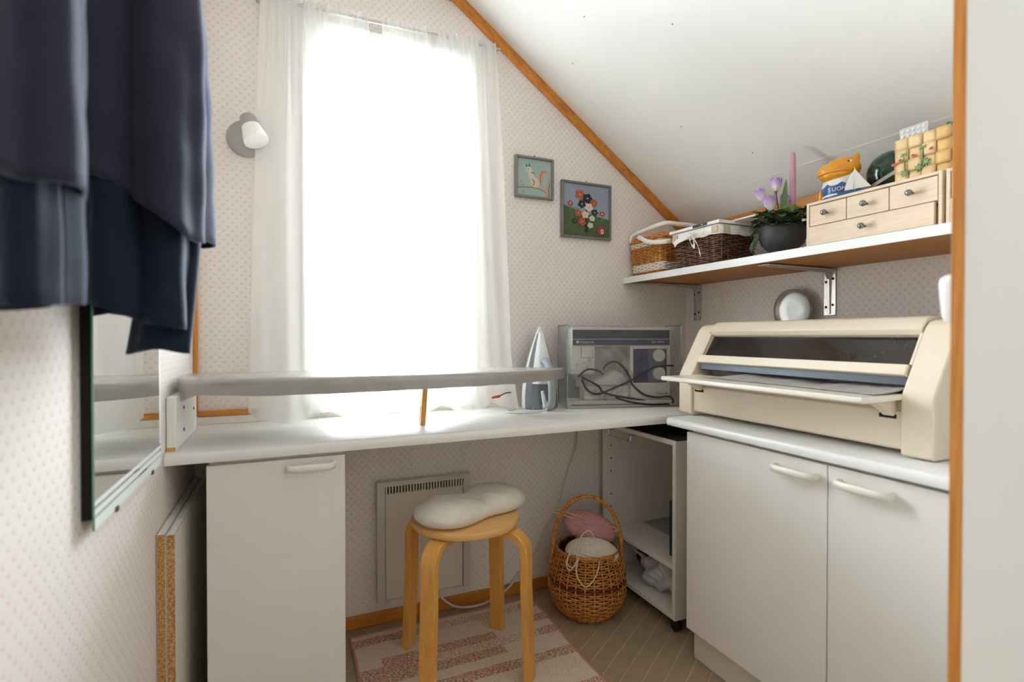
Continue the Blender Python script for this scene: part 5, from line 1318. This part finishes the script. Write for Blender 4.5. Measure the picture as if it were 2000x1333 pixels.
for r_ in range(7):
    for c_ in range(3): sy.box(0.288 + c_ * 0.017, 0.298 + c_ * 0.017 - 0.002 * (r_ % 3), 0.0172, 0.0182, 0.112 + r_ * 0.016, 0.1135 + r_ * 0.016)
sbld(sy, 'stitch_symbols', 'sm_grey', kind='stuff')
for z, r_ in ((0.2095, 0.0265), (0.1365, 0.0275)):
    dl = MB().lathe([(r_, 0.0), (r_ * 0.97, -0.010), (r_ * 0.92, -0.012), (0.001, -0.0125)], (0.3875, 0.0175, z), 36, 'y')
    sbld(dl, 'dial', 'sm_body', smooth=True, angle=40)
pd = sbld(MB().prism([(0.10, 0.088), (0.255, 0.088), (0.245, 0.128), (0.205, 0.150), (0.165, 0.125), (0.12, 0.108)], 'y', 0.028, 0.085), 'foot_pedal', 'paintwhite', bevel=0.006, seg=3)
cords = [[(0.045, 0.012, 0.125), (0.08, 0.008, 0.155), (0.125, 0.008, 0.15), (0.15, 0.014, 0.135)],
         [(0.15, 0.014, 0.155), (0.17, 0.010, 0.18), (0.205, 0.008, 0.185), (0.235, 0.008, 0.16), (0.262, 0.010, 0.12), (0.275, 0.012, 0.09), (0.32, 0.012, 0.052), (0.37, 0.012, 0.038), (0.43, 0.010, 0.040), (0.449, 0.014, 0.028), (0.445, 0.016, 0.014), (0.37, 0.010, 0.016), (0.30, 0.008, 0.030), (0.21, 0.008, 0.045), (0.15, 0.008, 0.062), (0.125, 0.008, 0.09), (0.06, 0.010, 0.125)],
         [(0.06, 0.012, 0.115), (0.085, 0.008, 0.07), (0.13, 0.008, 0.055), (0.19, 0.008, 0.078), (0.25, 0.008, 0.102), (0.31, 0.010, 0.128), (0.36, 0.006, 0.160), (0.41, 0.008, 0.167), (0.455, 0.02, 0.167)],
         [(0.20, 0.004, 0.04), (0.26, 0.002, 0.022), (0.34, 0.002, 0.010), (0.43, 0.005, 0.010)]]
for c_ in cords: sbld(MB().tube(spline(c_, 7), 0.0040, 8), 'power_cord', 'black', smooth=True)
cv = thing('plastic_cover', 'clear vinyl dust cover with grey welts over the sewing machine', 'cover', tuple(SO))
VX0, VX1, VY0, VY1, VZ1 = -0.006, 0.474, -0.010, 0.142, 0.334
def wr_(u, v): return 0.0028 * math.sin(17 * u + 9 * v) + 0.002 * math.sin(41 * u - 23 * v) + 0.0012 * math.sin(77 * u + 61 * v)
cm = MB()
cm.grid(lambda u, v: (lerp(VX0, VX1, u), VY0 + wr_(u * 3, v * 3) * math.sin(math.pi * u) * math.sin(math.pi * v), VZ1 * v), 60, 44)
cm.grid(lambda u, v: (lerp(VX0, VX1, u), lerp(VY0, VY1, v), VZ1 + wr_(u * 2, v) * 0.5 * math.sin(math.pi * u) * math.sin(math.pi * v)), 40, 12)
cm.grid(lambda u, v: (VX0, lerp(VY0, VY1, u), VZ1 * v), 8, 10); cm.grid(lambda u, v: (VX1, lerp(VY0, VY1, u), VZ1 * v), 8, 10); cm.grid(lambda u, v: (lerp(VX0, VX1, u), VY1, VZ1 * v), 10, 10)
cm.xf(SM).build('vinyl', 'vinyl', cv, smooth=True, angle=60)
for a, b in (((VX0, VY0, 0.003), (VX0, VY0, VZ1)), ((VX1, VY0, 0.003), (VX1, VY0, VZ1)), ((VX0, VY0, 0.0035), (VX1, VY0, 0.0035)), ((VX0, VY0, VZ1), (VX0, VY1, VZ1)), ((VX1, VY0, VZ1), (VX1, VY1, VZ1)), ((VX0, VY1, 0.003), (VX0, VY1, VZ1)), ((VX1, VY1, 0.003), (VX1, VY1, VZ1))):
    w_ = MB().tube([a, b], 0.0032, 8); w_.xf(SM).build('welt', 'vinyl_edge', cv, smooth=True)

rnb = random.Random(5); phb = [rnb.random() * 6.28 for _ in range(6)]
def bagf(t, p_): return 1 + 0.14 * math.sin(5 * t + phb[0] + 3 * p_) + 0.10 * math.sin(11 * t - 7 * p_ + phb[1]) + 0.08 * abs(math.sin(9 * p_ + 6 * t)) + 0.05 * math.sin(23 * t + 17 * p_)
bgm = MB().ell((0.155, 0.022, 0.135), (0.105, 0.016, 0.085), 72, 48, bagf)
bgm.v = [(v[0], min(max(v[1], -0.002), 0.033), v[2]) for v in bgm.v]
pbg = thing('plastic_bag', 'crinkled clear plastic bag around the pedal of the sewing machine', 'bag', tuple(SO))
bgm.xf(SM).build('film', 'film', pbg, smooth=True, angle=30)

# ------------------------------------------------------------------ steam iron
IN = Vector((-0.055, -0.9985, 0)); IW = Vector((0.9985, -0.055, 0)); IO = Vector((0.940, 1.880, ZD + 0.001)); IL = 0.334
ir = thing('steam_iron', 'white and grey steam iron standing on its heel beside the sewing machine', 'iron', tuple(IO))
IM = Matrix(((IW.x, IN.x, 0, IO.x), (IW.y, IN.y, 0, IO.y), (0, 0, 1, IO.z), (0, 0, 0, 1)))     # local (width, depth from sole, length)
def iw(t): return 0.077 * (1 - max(0, (t - 0.08) / 0.92) ** 1.75) + 0.0012
def ibuild(m_, nm, mat, **kw): return m_.xf(IM).build(nm, mat, ir, smooth=True, **kw)
def ibody(d0, d1, k0, k1, t0=0.0, t1=1.0, n=26, taper=1.0):
    rings = []
    for i in range(n + 1):
        t = lerp(t0, t1, i / n); w0, w1 = iw(t) * k0, iw(t) * k1; da, db = d0(t) if callable(d0) else d0, d1(t) if callable(d1) else d1
        rings.append([(-w0, da, t * IL), (w0, da, t * IL), (w1, lerp(da, db, 0.8), t * IL), (w1 * 0.8, db, t * IL), (-w1 * 0.8, db, t * IL), (-w1, lerp(da, db, 0.8), t * IL)])
    return MB().loft(rings)
ibuild(ibody(0.0, 0.006, 1.0, 1.0), 'soleplate', 'brushed')
ibuild(ibody(-0.0012, 0.0, 0.99, 1.0), 'sole_coating', 'black')
ibuild(ibody(0.006, lambda t: 0.030 - 0.018 * t, 0.99, 0.93, 0.0, 0.985), 'skirt', 'iron_w', angle=35)
ibuild(ibody(lambda t: 0.028 - 0.016 * t, lambda t: 0.062 - 0.045 * t, 0.90, 0.70, 0.0, 0.90), 'water_tank', 'iron_tank', angle=35)
ibuild(ibody(lambda t: 0.060 - 0.043 * t, lambda t: 0.085 - 0.062 * t, 0.68, 0.46, 0.30, 0.90), 'upper_shell', 'iron_w', angle=35)
hpts = [(0, 0.060, 0.010), (0, 0.095, 0.004 + 0.012), (0, 0.122, 0.030), (0, 0.128, 0.07), (0, 0.120, 0.12), (0, 0.104, 0.16), (0, 0.075, 0.185), (0, 0.055, 0.19)]
ibuild(MB().tube(spline(hpts, 6), 0.0155, 14), 'grip', 'iron_g')
ibuild(MB().lathe([(0.016, 0.0), (0.019, 0.004), (0.018, 0.014), (0.012, 0.019), (0.001, 0.020)], (0.0, 0.104, 0.150), 24, 'y'), 'dial', 'chrome')
ibuild(MB().box(-0.052, 0.052, 0.0, 0.060, 0.0, 0.008), 'heel', 'iron_g', bevel=0.003)
ibuild(MB().tube([(-0.008, 0.085, 0.012), (-0.02, 0.09, 0.055), (-0.026, 0.092, 0.075)], [0.010, 0.008, 0.006], 12), 'cord_guard', 'iron_w')
ic = [IM @ Vector(p_) for p_ in ((-0.008, 0.09, 0.035), (-0.010, 0.105, 0.012), (-0.03, 0.118, 0.0045))]
ic += [Vector((0.83, 1.742, ZD + 0.0045)), Vector((0.775, 1.765, ZD + 0.0045)), Vector((0.762, 1.80, ZD + 0.0045)), Vector((0.80, 1.835, ZD + 0.0045)), Vector((0.835, 1.88, ZD + 0.0045))]
MB().tube(spline(ic, 7), 0.0038, 8).build('cord', 'cable_w', ir, smooth=True)
rc = thing('test_lead', 'thin black lead with a red tip beside the iron', 'lead', (0.80, 1.90, ZD + 0.02))
MB().tube(spline([(0.845, 1.905, 0.800), (0.835, 1.90, 0.845), (0.80, 1.885, 0.852), (0.76, 1.88, 0.838)], 8), 0.0022, 8).build('wire', 'black', rc, smooth=True)
MB().tube([(0.768, 1.881, 0.841), (0.735, 1.879, 0.836)], [0.0058, 0.0040], 8).build('tip', 'red', rc, smooth=True)
